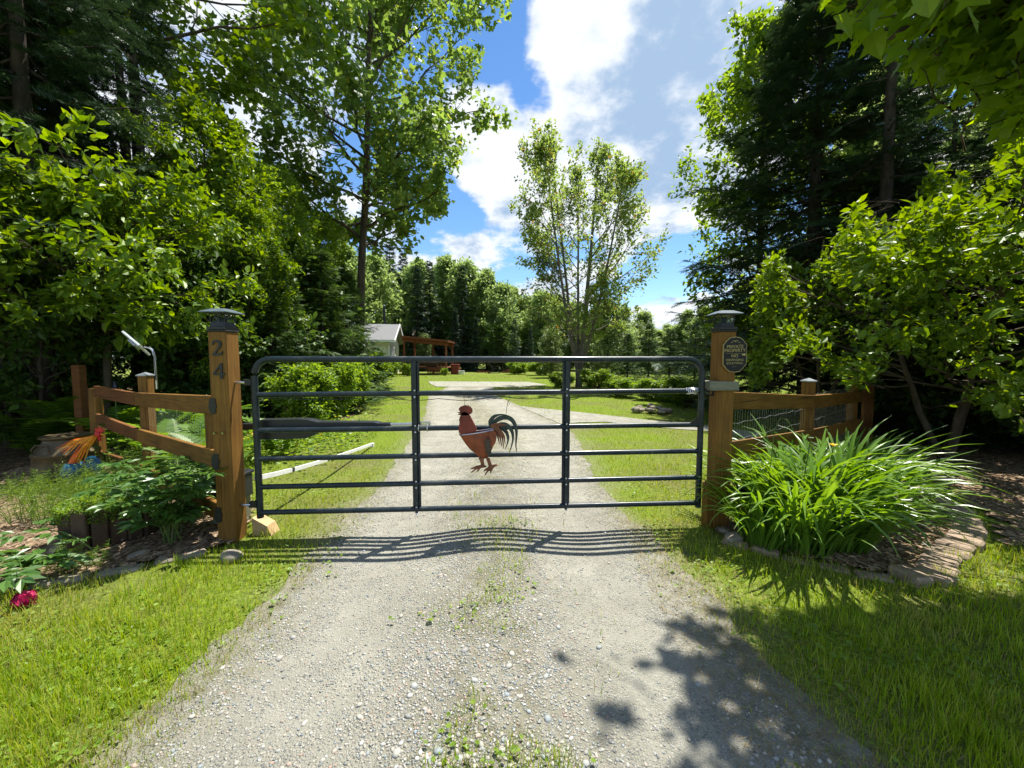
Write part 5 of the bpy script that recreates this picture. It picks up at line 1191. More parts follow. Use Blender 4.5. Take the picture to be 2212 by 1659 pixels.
def painted_rooster():
    x, y = -4.80, 4.22; t = thing('painted_rooster', 'bright painted metal rooster with red head, yellow neck and teal tail', 'rooster', (x, y, 0))
    h = at(213, 938, y); 
    P = np.array([(0, 0, 0), (.05, 0, .03), (.12, 0, .05), (.2, 0, .02), (.26, 0, -.03)])
    b0 = np.array([x - .02, y, .20])
    MB().lathe(b0, [(.0, -.12), (.07, -.10), (.11, -.03), (.115, .03), (.08, .09), (0, .12)], 14).build('body', M['bluepaint'], t, True)
    for s_ in (-1, 1): MB().pipe([b0 + np.array([s_ * .04, 0, -.10]), b0 + np.array([s_ * .045, 0, -.21])], .008, 6).build('leg', M['yellowpaint'], t)
    MB().pipe([b0 + np.array([-.03, 0, .05]), b0 + np.array([.02, -.01, .14]), h + np.array([-.01, 0, -.01])], [.05, .04, .025], 10).build('neck', M['orangepaint'], t, True)
    for k in range(18):
        a = k / 17; f = h + np.array([-.005 + .03 * (a - .5), -.02 - .03 * math.sin(a * 3.1), -.01]); e = at(118 + 62 * a + 3 * math.sin(k * 7), 970 + 32 * a + 4 * math.sin(k * 3), y - .05)
        mid = (f + e) / 2 + np.array([.01, -.02, .03])
        MB().pipe([f, mid, e], [.006, .007, .002], 5).build('neck_feather', M['yellowpaint'] if k % 3 else M['orangepaint'], t)
    hd = MB().lathe(h, [(0, -.04), (.03, -.025), (.035, 0), (.028, .025), (0, .035)], 10).build('head', M['redpaint'], t, True)
    MB().plate(smooth_outline(np.array([(-.03, 0), (.05, 0), (.06, .03), (.045, .025), (.04, .06), (.02, .035), (.008, .065), (-.008, .035), (-.03, .055)]), 1), h + np.array([0, 0, .02]), (1, 0, 0), (0, 0, 1), .012).build('comb', M['redpaint'], hd)
    MB().pipe([h + np.array([.03, 0, .0]), h + np.array([.075, -.005, -.012])], [.012, .001], 6).build('beak', M['yellowpaint'], hd)
    MB().lathe(h + np.array([.022, -.012, -.05]), [(0, -.03), (.014, -.01), (.01, .02), (0, .03)], 8).build('wattle', M['redpaint'], hd, True)
    for k in range(9):
        a = k / 8; r_ = .10 + .05 * math.sin(a * 3); base = b0 + np.array([.05, 0, .02])
        pts = [base + np.array([.26 * s_, -.02 * a, (.10 - .2 * a) * s_ + .12 * math.sin(s_ * 2.6) - .1 * s_ * s_]) for s_ in np.linspace(0, 1, 7)]
        MB().pipe(pts, [.012, .018, .02, .02, .018, .012, .003], 5).build('tail_feather', M['bluepaint'], t)
painted_rooster()
def log_tub():
    c = gp(186, 1190); x, y = c[0] - .02, c[1] + .22
    t = thing('log_planter', 'round hollow log planter topped with fine green ground cover', 'planter', (x, y, 0))
    r = np.random.default_rng(3); m = MB(); n = 17
    for k in range(n):
        a = 2 * math.pi * k / n + .1; rr = .262 + .012 * math.sin(3 * a) + r.normal(0, .006)
        MBk = MB().box((x + rr * math.cos(a), y + rr * math.sin(a), .155 + r.normal(0, .004)), (.035, 2 * math.pi * .262 / n * .96, .32), np.array([(math.cos(a), -math.sin(a), 0), (math.sin(a), math.cos(a), 0), (0, 0, 1)]), bev=.006); MBk.build('stave', M['logplanter'], t)
    MB().lathe((x, y, 0), [(0, .30), (.20, .305), (.25, .29)], 20).build('soil', M['mulch'], t)
    n = 6500; a = r.uniform(0, 6.28, n); rad = .30 * np.sqrt(r.random(n)); z = .315 + .03 * r.random(n) - np.where(rad > .26, (rad - .26) * 2.2 * r.random(n), 0)
    ov = r.random(n) < .35; rad = np.where(ov, .275 + .02 * r.random(n), rad); z = np.where(ov, .33 - .11 * r.random(n) ** 1.5, z)
    P = np.stack([x + rad * np.cos(a), y + rad * np.sin(a), z], 1); ax = norm(r.normal(0, 1, (n, 3)) + np.stack([np.cos(a), np.sin(a), np.zeros(n)], 1) * .5)
    V, F = inst(DIAM[0] * np.array([1.6, 1, 1]), DIAM[1], P, ax, norm(r.normal(0, .6, (n, 3)) + np.array([0, -.3, 1])), r.uniform(.01, .02, n))
    tag(link('ground_cover', mesh('ground_cover', V - wloc(t), F, M['leaf_birch']), t), 'fine creeping ground cover spilling over the planter rim', kind='stuff')
    # feathery horsetail growing out of and behind the tub
log_tub()
def horsetail(x, y, n, rad, h, label, seed, group='feathery horsetail clumps'):
    r = np.random.default_rng(seed); a = r.uniform(0, 6.28, n); q = rad * np.sqrt(r.random(n))
    base = np.stack([x + q * np.cos(a), y + q * np.sin(a) * .7, np.full(n, .0)], 1); base[:, 2] = gz(base[:, 0], base[:, 1])
    hh = h * r.uniform(.6, 1.1, n); d = norm(np.stack([r.normal(0, .22, n), r.normal(0, .22, n), np.ones(n)], 1))
    P = polyline(base, d, hh, 6, 0, .02, r); t = thing('horsetail_clump', label, 'plant', (x, y, 0), group)
    m = MB(); m.add(*tubes(P, np.repeat(np.linspace(.003, .001, 6)[None], n, 0), 3)); m.build('stems', M['stemgreen'], t)
    k = 44; idx = np.repeat(np.arange(n), k); tt = .18 + .82 * r.random(n * k); p, tg, _ = sample(P, np.ones((n, 6)), idx, np.clip(tt, 0, .999))
    aa = r.uniform(0, 6.28, n * k); ax = norm(np.stack([np.cos(aa), np.sin(aa), r.uniform(-.1, .6, n * k)], 1))
    V, F = inst(BLADE1[0], BLADE1[1], p, ax, norm(r.normal(0, 1, p.shape)), .10 * (1.1 - tt) * r.uniform(.6, 1.2, n * k) + .012, .0032)
    link('whorls', mesh('whorls', V - wloc(t), F, M['horsetail']), t)
for i, (u, v, n, rad, h, lab) in enumerate(((150, 1120, 110, .40, .46, 'feathery horsetail rising over the log planter'), (250, 1085, 110, .42, .44, 'feathery horsetail between the log planter and the peony'), (110, 1070, 90, .45, .26, 'horsetail clump in front of the milk can'), (310, 1050, 80, .45, .44, 'horsetail clump under the middle of the left fence'), (400, 1010, 90, .6, .5, 'tall green weeds behind the left fence rails'), (150, 1240, 14, .16, .2, 'small horsetail tuft in front of the log planter'))):
    c = gp(u, v); horsetail(c[0], c[1], n, rad, h, lab, 80 + i)
bxp = gp(470, 1120); bxx = (LPX - .22, LPY + .30)
t = thing('control_box', 'black battery box on the ground behind the left gate post', 'box', (*bxx, 0))
MB().box((bxx[0], bxx[1], .33), (.26, .20, .20), bev=.01).build('case', M['blackplastic'], t)
MB().box((bxx[0], bxx[1], .445), (.28, .22, .03), bev=.006).build('lid', M['blackplastic'], t)
for k in range(3): MB().box((bxx[0] + .02, bxx[1] - .102, .27 + .05 * k), (.2, .008, .008)).build('rib', M['blackplastic'], t)
MB().box((bxx[0], bxx[1], .11), (.22, .16, .24)).build('stand', M['greywood'], t)
MB().pipe([(bxx[0] + .05, bxx[1], .45), (bxx[0] + .09, bxx[1] - .08, .6), (LPX - .09, LPY + .06, .75), (LPX - .085, LPY + .02, .95)], .007, 5).build('cable', M['blackplastic'], t)
w = gp(566, 1140); t = thing('wood_wedge', 'pale cut timber wedge lying at the foot of the left gate post', 'wood block', (-1.98, 3.12, 0))
m = MB(); xx, yy_ = -2.06, 3.14
m.add([(xx - .06, yy_ - .05, -.01), (xx + .10, yy_ - .05, -.01), (xx + .10, yy_ + .06, -.01), (xx - .06, yy_ + .06, -.01), (xx - .06, yy_ - .05, .15), (xx + .06, yy_ - .05, .08), (xx + .06, yy_ + .06, .08), (xx - .06, yy_ + .06, .15)], [np.array([(0, 3, 2, 1), (4, 5, 6, 7), (0, 1, 5, 4), (1, 2, 6, 5), (2, 3, 7, 6), (3, 0, 4, 7)])]); m.build('block', M['palewood'], t)

# ------------------------------------------------------------------ edging
def rot_z(a): return np.array([(math.cos(a), -math.sin(a), 0), (math.sin(a), math.cos(a), 0), (0, 0, 1)])
def edging(pts, name, label, step, size, mat, seed, z0=.02, group='edging'):
    P = np.array(pts, float); seg = np.linalg.norm(np.diff(P, axis=0), axis=1); s_ = np.concatenate([[0], np.cumsum(seg)])
    r = random.Random(seed); t = thing(name, label, 'edging', (P[0][0], P[0][1], 0)); d = step / 2
    while d < s_[-1]:
        x = np.interp(d, s_, P[:, 0]); y = np.interp(d, s_, P[:, 1]); x2 = np.interp(d + .05, s_, P[:, 0]); y2 = np.interp(d + .05, s_, P[:, 1])
        a = math.atan2(y2 - y, x2 - x) + r.gauss(0, .08); w_ = size[0] * r.uniform(.86, 1.04)
        tilt = np.array([(1, 0, r.gauss(0, .05)), (0, 1, r.gauss(0, .06)), (0, 0, 1)])
        MB().box((x + r.gauss(0, .008), y + r.gauss(0, .008), z0 + size[2] / 2 + r.gauss(0, .006) - .03), (w_, size[1] * r.uniform(.9, 1.05), size[2]), rot_z(a) @ tilt, bev=.014).build('brick', mat, t)
        d += step * r.uniform(.97, 1.05)
edging([(1.66, 3.02), (2.04, 2.70), (2.26, 2.56), (2.50, 2.44)], 'brick_edging', 'flat half buried bricks edging the front of the daylily bed', .20, (.19, .10, .085), M['brick'], 4, -.035)
edging([(2.52, 2.44), (2.78, 2.46), (2.92, 2.58), (3.10, 2.72), (3.35, 2.86), (3.62, 3.02), (3.9, 3.24), (4.22, 3.58), (4.40, 4.0), (4.5, 4.5)], 'paver_edging', 'curved row of tan pavers edging the right end of the daylily bed', .155, (.15, .20, .09), M['brick'], 8, -.015)
edging([(-2.26, 2.80), (-2.5, 2.62), (-2.8, 2.44), (-3.1, 2.30), (-3.5, 2.2)], 'flat_stone_edging', 'flat dark stones edging the front of the left bed', .30, (.28, .10, .05), M['stone'], 5, .02)
STV = [stone_mesh(200 + i) for i in range(5)]
def rock(x, y, s, label, k, z=None, group='stones in the garden beds', par=None):
    V, F = STV[k % 5]; o = link('stone', mesh('stone', V * s, F, M['stone'], True), par)
    o.location = (x, y, float(gz(x, y)) + s * .22 if z is None else z); o.rotation_euler = (0, 0, k * 1.3)
    m = o.modifiers.new('round', 'SUBSURF'); m.levels = 1; m.render_levels = 2
    if par is None: tag(o, label, 'stone', group)
    return o
for i, (u, v, s, lab) in enumerate(((128, 1200, .11, 'pale rounded stone left of the peony stems'), (300, 1208, .09, 'rounded stone below the peony leaves'), (500, 1212, .12, 'low stone in front of the left gate post'), (205, 1225, .07, 'small stone below the log planter'))):
    c = gp(u, v); rock(c[0], c[1], s, lab, i)
for i, (u, v, s, lab) in enumerate(((1583, 1170, .12, 'tan stone at the foot of the right gate post'), (1560, 1150, .09, 'smaller stone against the right gate post'), (1640, 1160, .10, 'stone at the left end of the daylily bed'))):
    c = gp(u, v); rock(c[0], c[1], s, lab, i + 3)
t = thing('stone_pile', 'low pile of grey stones on the lawn right of the drive', 'stone pile', (*gp(1400, 892)[:2], 0)); c0 = gp(1400, 892)
for i in range(16):
    a = random.uniform(0, 6.28); q = .5 * random.random() ** .6; r2 = rock(0, 0, random.uniform(.12, .2), '', i, 0, par=t); r2.location = (q * math.cos(a) * 1.2, q * math.sin(a) * .6, .06 + .2 * (1 - q / .5) * random.random())

# ------------------------------------------------------------------ daylilies
def blade_mesh(seed, bend):
    r = np.random.default_rng(seed); n = 9; t = np.linspace(0, 1, n)
    ang = np.radians(60 + 22 * r.random()) - np.radians(bend) * t ** 1.5      # from upright to hanging
    step = 1 / (n - 1); y = np.concatenate([[0], np.cumsum(np.cos(ang[:-1]) * step)]); z = np.concatenate([[0], np.cumsum(np.sin(ang[:-1]) * step)])
    w = .0155 * np.clip(1 - t ** 3, .02, 1) * (.75 + .5 * np.minimum(t * 4, 1)) ; sx = .02 * np.sin(t * 5 + seed)
    tx = np.cos(ang + np.pi / 2); tz = np.sin(ang + np.pi / 2)
    Lf = np.stack([-w + sx, y + tx * w * .5, z + tz * w * .5], 1); Rt = np.stack([w + sx, y + tx * w * .5, z + tz * w * .5], 1); C_ = np.stack([sx, y, z], 1)
    V = np.concatenate([Lf, C_, Rt]); i = np.arange(n - 1)
    F = np.concatenate([np.stack([i, i + n, i + n + 1, i + 1], 1), np.stack([i + n, i + 2 * n, i + 2 * n + 1, i + n + 1], 1)])
    return V, F
BL = [blade_mesh(i, b) for i, b in enumerate((55, 70, 85, 100, 115, 125, 140, 95, 110, 80))]
BLM = [mesh('leaf', V, [F], M['daylily'], True) for V, F in BL]
def lily(x, y, n, L_, label, seed, spread=.17, parts=60, group='daylily clumps in the right bed', windx=0.0):
    r = np.random.default_rng(seed); t = thing('daylily', label, 'daylily', (x, y, .02), group)
    rest = MB()
    for i in range(n):
        a = r.uniform(0, 6.28); q = spread * math.sqrt(r.random()); p = np.array([x + q * math.cos(a), y + q * math.sin(a), .02])
        d = np.array([math.cos(a) + r.normal(0, .35) + windx, math.sin(a) + r.normal(0, .35), 0]); d /= np.linalg.norm(d)
        s_ = L_ * r.uniform(.65, 1.25); k = int(r.integers(0, 10))
        if i < parts: place('leaf', BLM[k], t, p, d, (0, 0, 1), s_)
        else:
            V, F = inst(BL[k][0], [BL[k][1]], p[None], d[None], np.array([[0, 0, 1.]]), np.array([s_])); rest.add(V, F)
    if n > parts: o = rest.build('more_leaves', M['daylily'], t, True); o['kind'] = 'stuff'
    return t
LS = [(1.96, 2.92, 120, .62, 'daylily clump nearest the right gate post'), (2.22, 2.86, 150, .80, 'front middle daylily clump with long arching leaves'), (2.52, 2.90, 150, .84, 'daylily clump in the front right of the bed'), (2.34, 3.18, 150, .88, 'daylily clump in the middle of the bed behind the front row'),
      (2.72, 3.22, 150, .92, 'daylily clump with leaves sweeping to the right over the mulch'), (2.95, 3.45, 130, .90, 'rear right daylily clump before the fence rail'), (2.62, 3.52, 110, .85, 'rear middle daylily clump under the fence rail'), (3.30, 3.62, 110, .85, 'daylily clump at the shaded right end of the bed'), (2.08, 3.20, 90, .7, 'daylily clump behind the right gate post against the lower rail')]
for i, a in enumerate(LS): lily(a[0], a[1], int(a[2] * 1.0), *a[3:], 300 + i, parts=33, windx=.5 if i in (4, 5, 7, 2) else .12)
# flower stems
for i, (x, y, h, lab) in enumerate(((2.05, 3.05, .98, 'tall bent grass stalk rising in front of the wire mesh'), (2.62, 3.2, .72, 'daylily stalk with a yellow bloom'), (2.98, 3.3, .62, 'daylily stalk with a yellow bloom at the right'), (2.35, 3.1, .8, 'daylily stalk with closed buds'))):
    t = thing('flower_stalk', lab, 'flower', (x, y, 0)); top = np.array([x + .06, y, h])
    if i == 0:
        MB().pipe([(x, y, 0), (x + .01, y, h * .6), (x + .03, y, h * .9), (x + .07, y, h), (x + .13, y, h * .98), (x + .19, y, h * .88)], [.004, .0035, .003, .003, .004, .002], 5).build('stem', M['stemgreen'], t)
        MB().pipe([(x + .02, y, .7), (x - .06, y, .8), (x - .12, y, .76)], .003, 4).build('side_leaf', M['stemgreen'], t)
    else:
        MB().pipe([(x, y, 0), (x + .02, y, h * .6), top], .004, 5).build('stem', M['stemgreen'], t)
        P = np.repeat(top[None], 6, 0); a = np.arange(6) * 1.047; ax = np.stack([np.cos(a), np.sin(a), np.full(6, .6)], 1)
        V, F = inst(OVAL[0] * np.array([1.1, 1, 1]), OVAL[1], P, ax, np.stack([-np.cos(a) * .6, -np.sin(a) * .6, np.ones(6)], 1), .04 if i < 3 else .03)
        link('bloom', mesh('bloom', V - wloc(t), F, M['petal_y'] if i < 3 else M['stemgreen']), t)

# ------------------------------------------------------------------ peony
def peony_leaf_mesh(seed):
    "compound leaf: nine lance shaped leaflets on a short stalk"
    r = np.random.default_rng(seed); P = []; A = []; S_ = []
    for k, (b, a0) in enumerate(((.35, -1), (.35, 1), (.6, 0))):
        base = np.array([a0 * .12, b, 0.0])
        for j in (-1, 0, 1):
            P.append(base); A.append((a0 * .75 + j * .55 + r.normal(0, .08), 1.0 - .25 * abs(j), r.normal(-.05, .12))); S_.append(.42 * r.uniform(.85, 1.1))
    P = np.array(P); A = np.array(A); V, F = inst(OVAL[0] * np.array([.78, 1, 1]), OVAL[1], P, A, np.repeat([[0, 0, 1.]], len(P), 0) + r.normal(0, .2, (len(P), 3)), np.array(S_))
    sv = np.array([(-.01, 0, 0), (.01, 0, 0), (.008, .65, 0), (-.008, .65, 0)]); F = [np.concatenate([F[0], np.array([(0, 1, 2, 3)]) + len(V)])]
    V = np.concatenate([V, sv]); V[:, 2] -= .18 * V[:, 1] ** 2
    return mesh('leaf', V, F, M['peony'], False)
PLM = [peony_leaf_mesh(i) for i in range(6)]
def peony(x, y, stems, label, seed, h=.5, low=False, dirs=None):
    r = np.random.default_rng(seed); t = thing('peony_plant', label, 'peony', (x, y, .02), 'peony plants in the left bed'); m = MB()
    for s_ in range(stems):
        a = r.uniform(0, 6.28) if dirs is None else dirs[s_ % len(dirs)] + r.normal(0, .15); sp = r.uniform(.15, .45) if not low else r.uniform(.5, .9); hh = h * r.uniform(.75, 1.1)
        p0 = np.array([x + r.normal(0, .05), y + r.normal(0, .05), .0]); tt = np.linspace(0, 1, 6)
        P = np.stack([p0[0] + math.cos(a) * sp * tt ** 1.3, p0[1] + math.sin(a) * sp * tt ** 1.3, hh * np.sin(tt * (1.5 if not low else 2.2)) ** .9 + .02], 1); m.pipe(P, np.linspace(.006, .003, 6), 5, False)
        for k in range(7):
            f = .28 + .72 * k / 6; i = min(int(f * 5), 4); q = P[i] + (P[i + 1] - P[i]) * (f * 5 - i); b = a + k * 2.4 + r.normal(0, .3)
            place('leaf', PLM[int(r.integers(0, 6))], t, q, (math.cos(b), math.sin(b), r.uniform(-.05, .45)), (r.normal(0, .2), r.normal(0, .2), 1), r.uniform(.16, .25))
    m.build('stems', M['stemgreen'], t)
peony(-2.62, 2.94, 11, 'bushy dark green peony beside the left gate post', 401, .55)
peony(-2.80, 3.16, 7, 'leafy peony between the log planter and the gate post', 402, .52)
peony(-2.94, 2.62, 5, 'low peony stems flopping forward over the mulch', 403, .20, True, [-2.2, -2.6, -1.9, 2.9])
def peony_flower(x, y):
    t = thing('peony_bloom', 'deep magenta double peony bloom lying on the grass at lower left', 'flower', (x, y, .03)); r = np.random.default_rng(9); c = np.array([x, y, .06])
    n = 54
    for k in range(n):      # petals cupped round a ball
        zc_ = 1 - 1.55 * (k + .5) / n; a = k * 2.399 + r.normal(0, .15); q = math.sqrt(max(0, 1 - zc_ * zc_)); d = np.array([q * math.cos(a), q * math.sin(a), zc_])
        ax = norm(np.array([0, 0, 1.0]) - d * zc_ + r.normal(0, .25, 3)); rad = (.030 + .016 * q) * r.uniform(.8, 1.08)
        V, F = inst(np.array([(0, 0, -.1), (.36, .35, .0), (.42, .72, .0), (.2, .98, -.08), (-.06, .9, -.1), (-.25, 1.0, -.08), (-.42, .7, .0), (-.36, .35, .0)]), [np.array([(0, 1, 2), (0, 2, 3), (0, 3, 4), (0, 4, 5), (0, 5, 6), (0, 6, 7)])], (c + d * rad - ax * .018)[None], ax[None], (d + r.normal(0, .25, 3))[None], np.array([.042 * r.uniform(.85, 1.15)]))
        link('petal', mesh('petal', V - wloc(t), F, M['petal'], True), t)
    MB().pipe([c + np.array([0, 0, -.01]), c + np.array([-.03, .1, -.03]), c + np.array([-.1, .3, -.05])], .004, 5).build('stem', M['stemgreen'], t)
c = gp(55, 1316); peony_flower(c[0], c[1])

# ------------------------------------------------------------------ ferns and lupin
def frond_mesh(seed):
    n = 15; t = np.linspace(.12, 1, n); P = np.stack([np.zeros(n), t, .35 * np.sin(t * 2.2) - .22 * t ** 2], 1); Vs = []; Fs = []; nn = 0
    for s_ in (-1, 1):
        Lw = .26 * np.sin(np.clip(1.12 - t, 0, 1) * 1.75) + .02
        V, F = inst(np.array([(-.13, 0, 0), (.13, 0, 0), (.12, .55, 0), (0, 1, -.05), (-.12, .55, 0)]), [np.array([(0, 1, 2), (0, 2, 4), (4, 2, 3)])], P, np.stack([np.full(n, float(s_)), np.full(n, .45), np.full(n, -.12)], 1), np.repeat([[0, 0, 1.]], n, 0), Lw, np.full(n, .19)); Vs.append(V); Fs.append(F[0] + nn); nn += len(V)
    k = np.linspace(0, 1, 7); C_ = np.stack([np.zeros(7), k, .35 * np.sin(k * 2.2) - .22 * k ** 2], 1)
    V, F = tubes(C_[None], np.linspace(.008, .002, 7)[None], 3); Vs.append(V)
    return mesh('frond', np.concatenate(Vs), [np.concatenate(Fs), F[0] + nn], M['fern'])
FRM = [frond_mesh(i) for i in range(2)]
def fern(x, y, n, L_, label, seed):
    r = np.random.default_rng(seed); t = thing('fern', label, 'fern', (x, y, 0), 'ferns behind the left fence')
    for k in range(n):
        a = 2 * math.pi * k / n + r.normal(0, .25); place('frond', FRM[k % 2], t, (x + .03 * math.cos(a), y + .03 * math.sin(a), .02), (math.cos(a), math.sin(a), r.uniform(.5, 1.1)), (-math.cos(a) * .6, -math.sin(a) * .6, 1), L_ * r.uniform(.75, 1.15))
for i, (u, v, Y, n, L_, lab) in enumerate(((130, 0, 6.0, 11, 1.0, 'large fern left of the old post'), (190, 0, 6.6, 11, 1.0, 'large fern right of the old post'), (60, 0, 5.7, 10, .9, 'fern at the left edge behind the milk can'), (255, 0, 5.8, 11, .9, 'fern behind the left end of the fence rails'), (330, 0, 5.4, 10, .8, 'fern behind the capped fence post'), (395, 0, 5.0, 10, .75, 'fern behind the middle of the left fence'), (445, 0, 4.4, 10, .7, 'fern close behind the fence near the left gate post'), (350, 0, 6.8, 11, 1.0, 'tall fern in the back below the solar panel'), (430, 0, 6.2, 11, .95, 'tall fern in the back left of the number post'), (600, 0, 5.6, 10, .7, 'fern beyond the gate opener'), (462, 0, 3.75, 9, .6, 'small fern right behind the short boards of the left fence'), (405, 0, 4.3, 10, .65, 'bright fern behind the wire mesh of the left fence'), (345, 0, 4.75, 10, .7, 'bright fern behind the wire mesh near the capped post'), (465, 0, 5.2, 10, .75, 'bright fern behind the fence left of the number post'), (380, 0, 5.9, 10, .85, 'bright fern in the middle of the patch behind the left fence'))):
    fern(px(u, Y), Y, n, L_, lab, 500 + i)
x, y = px(247, 5.5), 5.5; t = thing('lupin', 'violet lupin spike behind the left fence', 'flower', (x, y, 0)); r = np.random.default_rng(2); zt = at(247, 825, 5.5)[2]
MB().pipe([(x, y, 0), (x, y, zt)], .006, 5).build('stem', M['stemgreen'], t)
n = 90; a = r.uniform(0, 6.28, n); z = zt - .26 * r.random(n); V, F = inst(OVAL[0] * np.array([1.5, 1, 1]), OVAL[1], np.stack([x + .006 * np.cos(a), y + .006 * np.sin(a), z], 1), np.stack([np.cos(a), np.sin(a), np.full(n, .5)], 1), np.repeat([[0, 0, 1.]], n, 0), .032 * (.5 + (zt - z) * 3))
link('petals', mesh('petals', V - wloc(t), F, M['petal_v']), t)
# yellow flowered weeds beyond the gate
def weeds():
    r = np.random.default_rng(12); c = gp(660, 960); n = 2600; x = c[0] + r.normal(0, .75, n) - .3; y = c[1] + r.normal(0, .9, n); k = x < xl(y) - .7; x, y = x[k], y[k]; n = len(x); a = r.uniform(0, 6.28, n)
    V, F = inst(OVAL[0] * np.array([1.3, 1, 1]), OVAL[1], np.stack([x, y, .05 + .22 * r.random(n)], 1), np.stack([np.cos(a), np.sin(a), r.normal(.1, .3, n)], 1), norm(r.normal(0, .4, (n, 3)) + np.array([0, 0, 1])), r.uniform(.04, .09, n))
    tag(link('weed_patch', mesh('weed_patch', V, F, M['leaf_birch'])), 'leafy weed patch beyond the gate opener', 'weeds', kind='stuff')
    n = 130; x = c[0] + r.normal(-.3, .45, n); y = c[1] + r.normal(0, .5, n); a = r.uniform(0, 6.28, n)
    V, F = inst(OVAL[0] * np.array([1.8, 1, 1]), OVAL[1], np.stack([x, y, .22 + .1 * r.random(n)], 1), np.stack([np.cos(a), np.sin(a), r.normal(.1, .3, n)], 1), norm(r.normal(0, .3, (n, 3)) + np.array([0, -.3, 1])), .032)
    tag(link('yellow_flowers', mesh('yellow_flowers', V, F, M['petal_y'])), 'tiny yellow flowers among the weeds beyond the gate opener', 'flowers', kind='stuff')
weeds()
# ------------------------------------------------------------------ house
def house():
    D = 33.0; th = R_(9)
    c = np.array([px(841, D), D, 0.0]); ex = np.array([math.cos(th), math.sin(th), 0]); ey = np.array([-math.sin(th), math.cos(th), 0]); ez = np.array([0, 0, 1.])
    Rm = np.stack([ex, ey, ez], 1)
    P = lambda a, b, z: c + ex * a + ey * b + ez * z           # a to the right along the front, b to the back
    t = thing('house', 'cream sided single storey house half hidden by spruces', 'house', c)
    Lh, Dh, ev = 11.0, 6.4, 2.85
    w_ = MB(); n = 17; lap = ev / n
    w_.box(P(-Lh / 2, Dh / 2, ev / 2), (Lh, Dh, ev), Rm)
    wall = w_.build('wall', M['siding'], t)
    for k in range(n):   # lap siding boards, each tilted out at its lower edge
        m = MB()
        m.add([P(-Lh, -.006, k * lap), P(.006, -.006, k * lap), P(.006, -.03, k * lap), P(-Lh, -.03, k * lap), P(-Lh, -.006, (k + 1) * lap), P(.006, -.006, (k + 1) * lap)], [np.array([(0, 3, 2, 1), (3, 4, 5, 2)])])
        m.add([P(.006, -.03, k * lap), P(.006, Dh, k * lap), P(.03, Dh, k * lap), P(.03, -.03, k * lap), P(.006, -.03, (k + 1) * lap), P(.006, Dh, (k + 1) * lap)], [np.array([(0, 1, 2, 3), (3, 2, 5, 4)])])
        m.build('siding_board', M['siding'], wall)
    for b_, nm in ((0, 'corner_trim'),): MB().box(P(.02, -.02, ev / 2), (.12, .12, ev), Rm).build(nm, M['white'], t)
    rz = 4.45; oh = .45
    m = MB(); 
    f0, f1 = P(-Lh, -oh, ev + .05 - .05), P(.55, -oh, ev); r0_, r1 = P(-Lh, Dh / 2, rz), P(.55, Dh / 2, rz); b0, b1 = P(-Lh, Dh + oh, ev), P(.55, Dh + oh, ev)
    up = np.array([0, 0, .12])
    V = [f0, f1, r0_, r1, b0, b1, f0 + up, f1 + up, r0_ + up, r1 + up, b0 + up, b1 + up]
    m.add(V, [np.array([(0, 1, 3, 2), (2, 3, 5, 4), (7, 6, 8, 9), (9, 8, 10, 11), (1, 0, 6, 7), (4, 5, 11, 10), (1, 7, 9, 3), (3, 9, 11, 5)])]); roof = m.build('roof', M['roof'], t)
    m = MB(); m.add([P(.0, 0, ev), P(.0, Dh, ev), P(.0, Dh / 2, rz)], [np.array([(0, 1, 2)])]); m.build('gable', M['siding'], t)
    MB().beam(P(-Lh, -oh - .02, ev + .03), P(.6, -oh - .02, ev + .03), .04, .2).build('fascia', M['white'], roof)
    MB().beam(P(.58, -oh, ev + .02), P(.58, Dh / 2, rz + .06), .05, .2).build('rake_trim', M['white'], roof)
    MB().beam(P(.58, Dh + oh, ev + .02), P(.58, Dh / 2, rz + .06), .05, .2).build('rake_trim', M['white'], roof)
    MB().pipe([P(-.9, Dh / 2 + .6, 4.0), P(-.9, Dh / 2 + .6, 6.3)], .11, 10).build('chimney_pipe', M['black'], roof, True)
    MB().lathe(P(-.9, Dh / 2 + .6, 6.3), [(.0, .12), (.16, .06), (.16, 0), (0, 0)], 10).build('chimney_cap', M['zinc'], roof)
    def window(a, z, wd, ht, face='f'):
        if face == 'f': cc, d1 = P(a, -.04, z), ex
        else: cc, d1 = P(.04, a, z), ey
        nrm = np.cross(d1, ez); RR = np.stack([d1, nrm, ez], 1)
        wi = MB().box(cc + nrm * .0, (wd, .05, ht), RR).build('window', M['window'], t)
        for dz in (-1, 1): MB().box(cc + ez * dz * ht / 2, (wd + .16, .09, .09), RR).build('frame', M['white'], wi)
        for dx in (-1, 0, 1): MB().box(cc + d1 * dx * wd / 2, (.08, .08, ht), RR).build('frame', M['white'], wi)
    window(-.95, 1.75, .8, 1.3); window(-4.2, 1.75, .9, 1.2); window(-7.5, 1.75, 1.6, 1.2)
    # glazed double door on the end wall
    dr = MB().box(P(.05, 2.0, 1.35), (.05, 1.7, 2.1), Rm).build('glazed_door', M['window'], t)
    for b_ in (1.15, 1.6, 2.0, 2.4, 2.85): MB().box(P(.08, b_, 1.35), (.06, .09, 2.1), Rm).build('door_frame', M['white'], dr)
    for z in (.3, 2.42): MB().box(P(.08, 2.0, z), (.06, 1.8, .1), Rm).build('door_frame', M['white'], dr)
house()
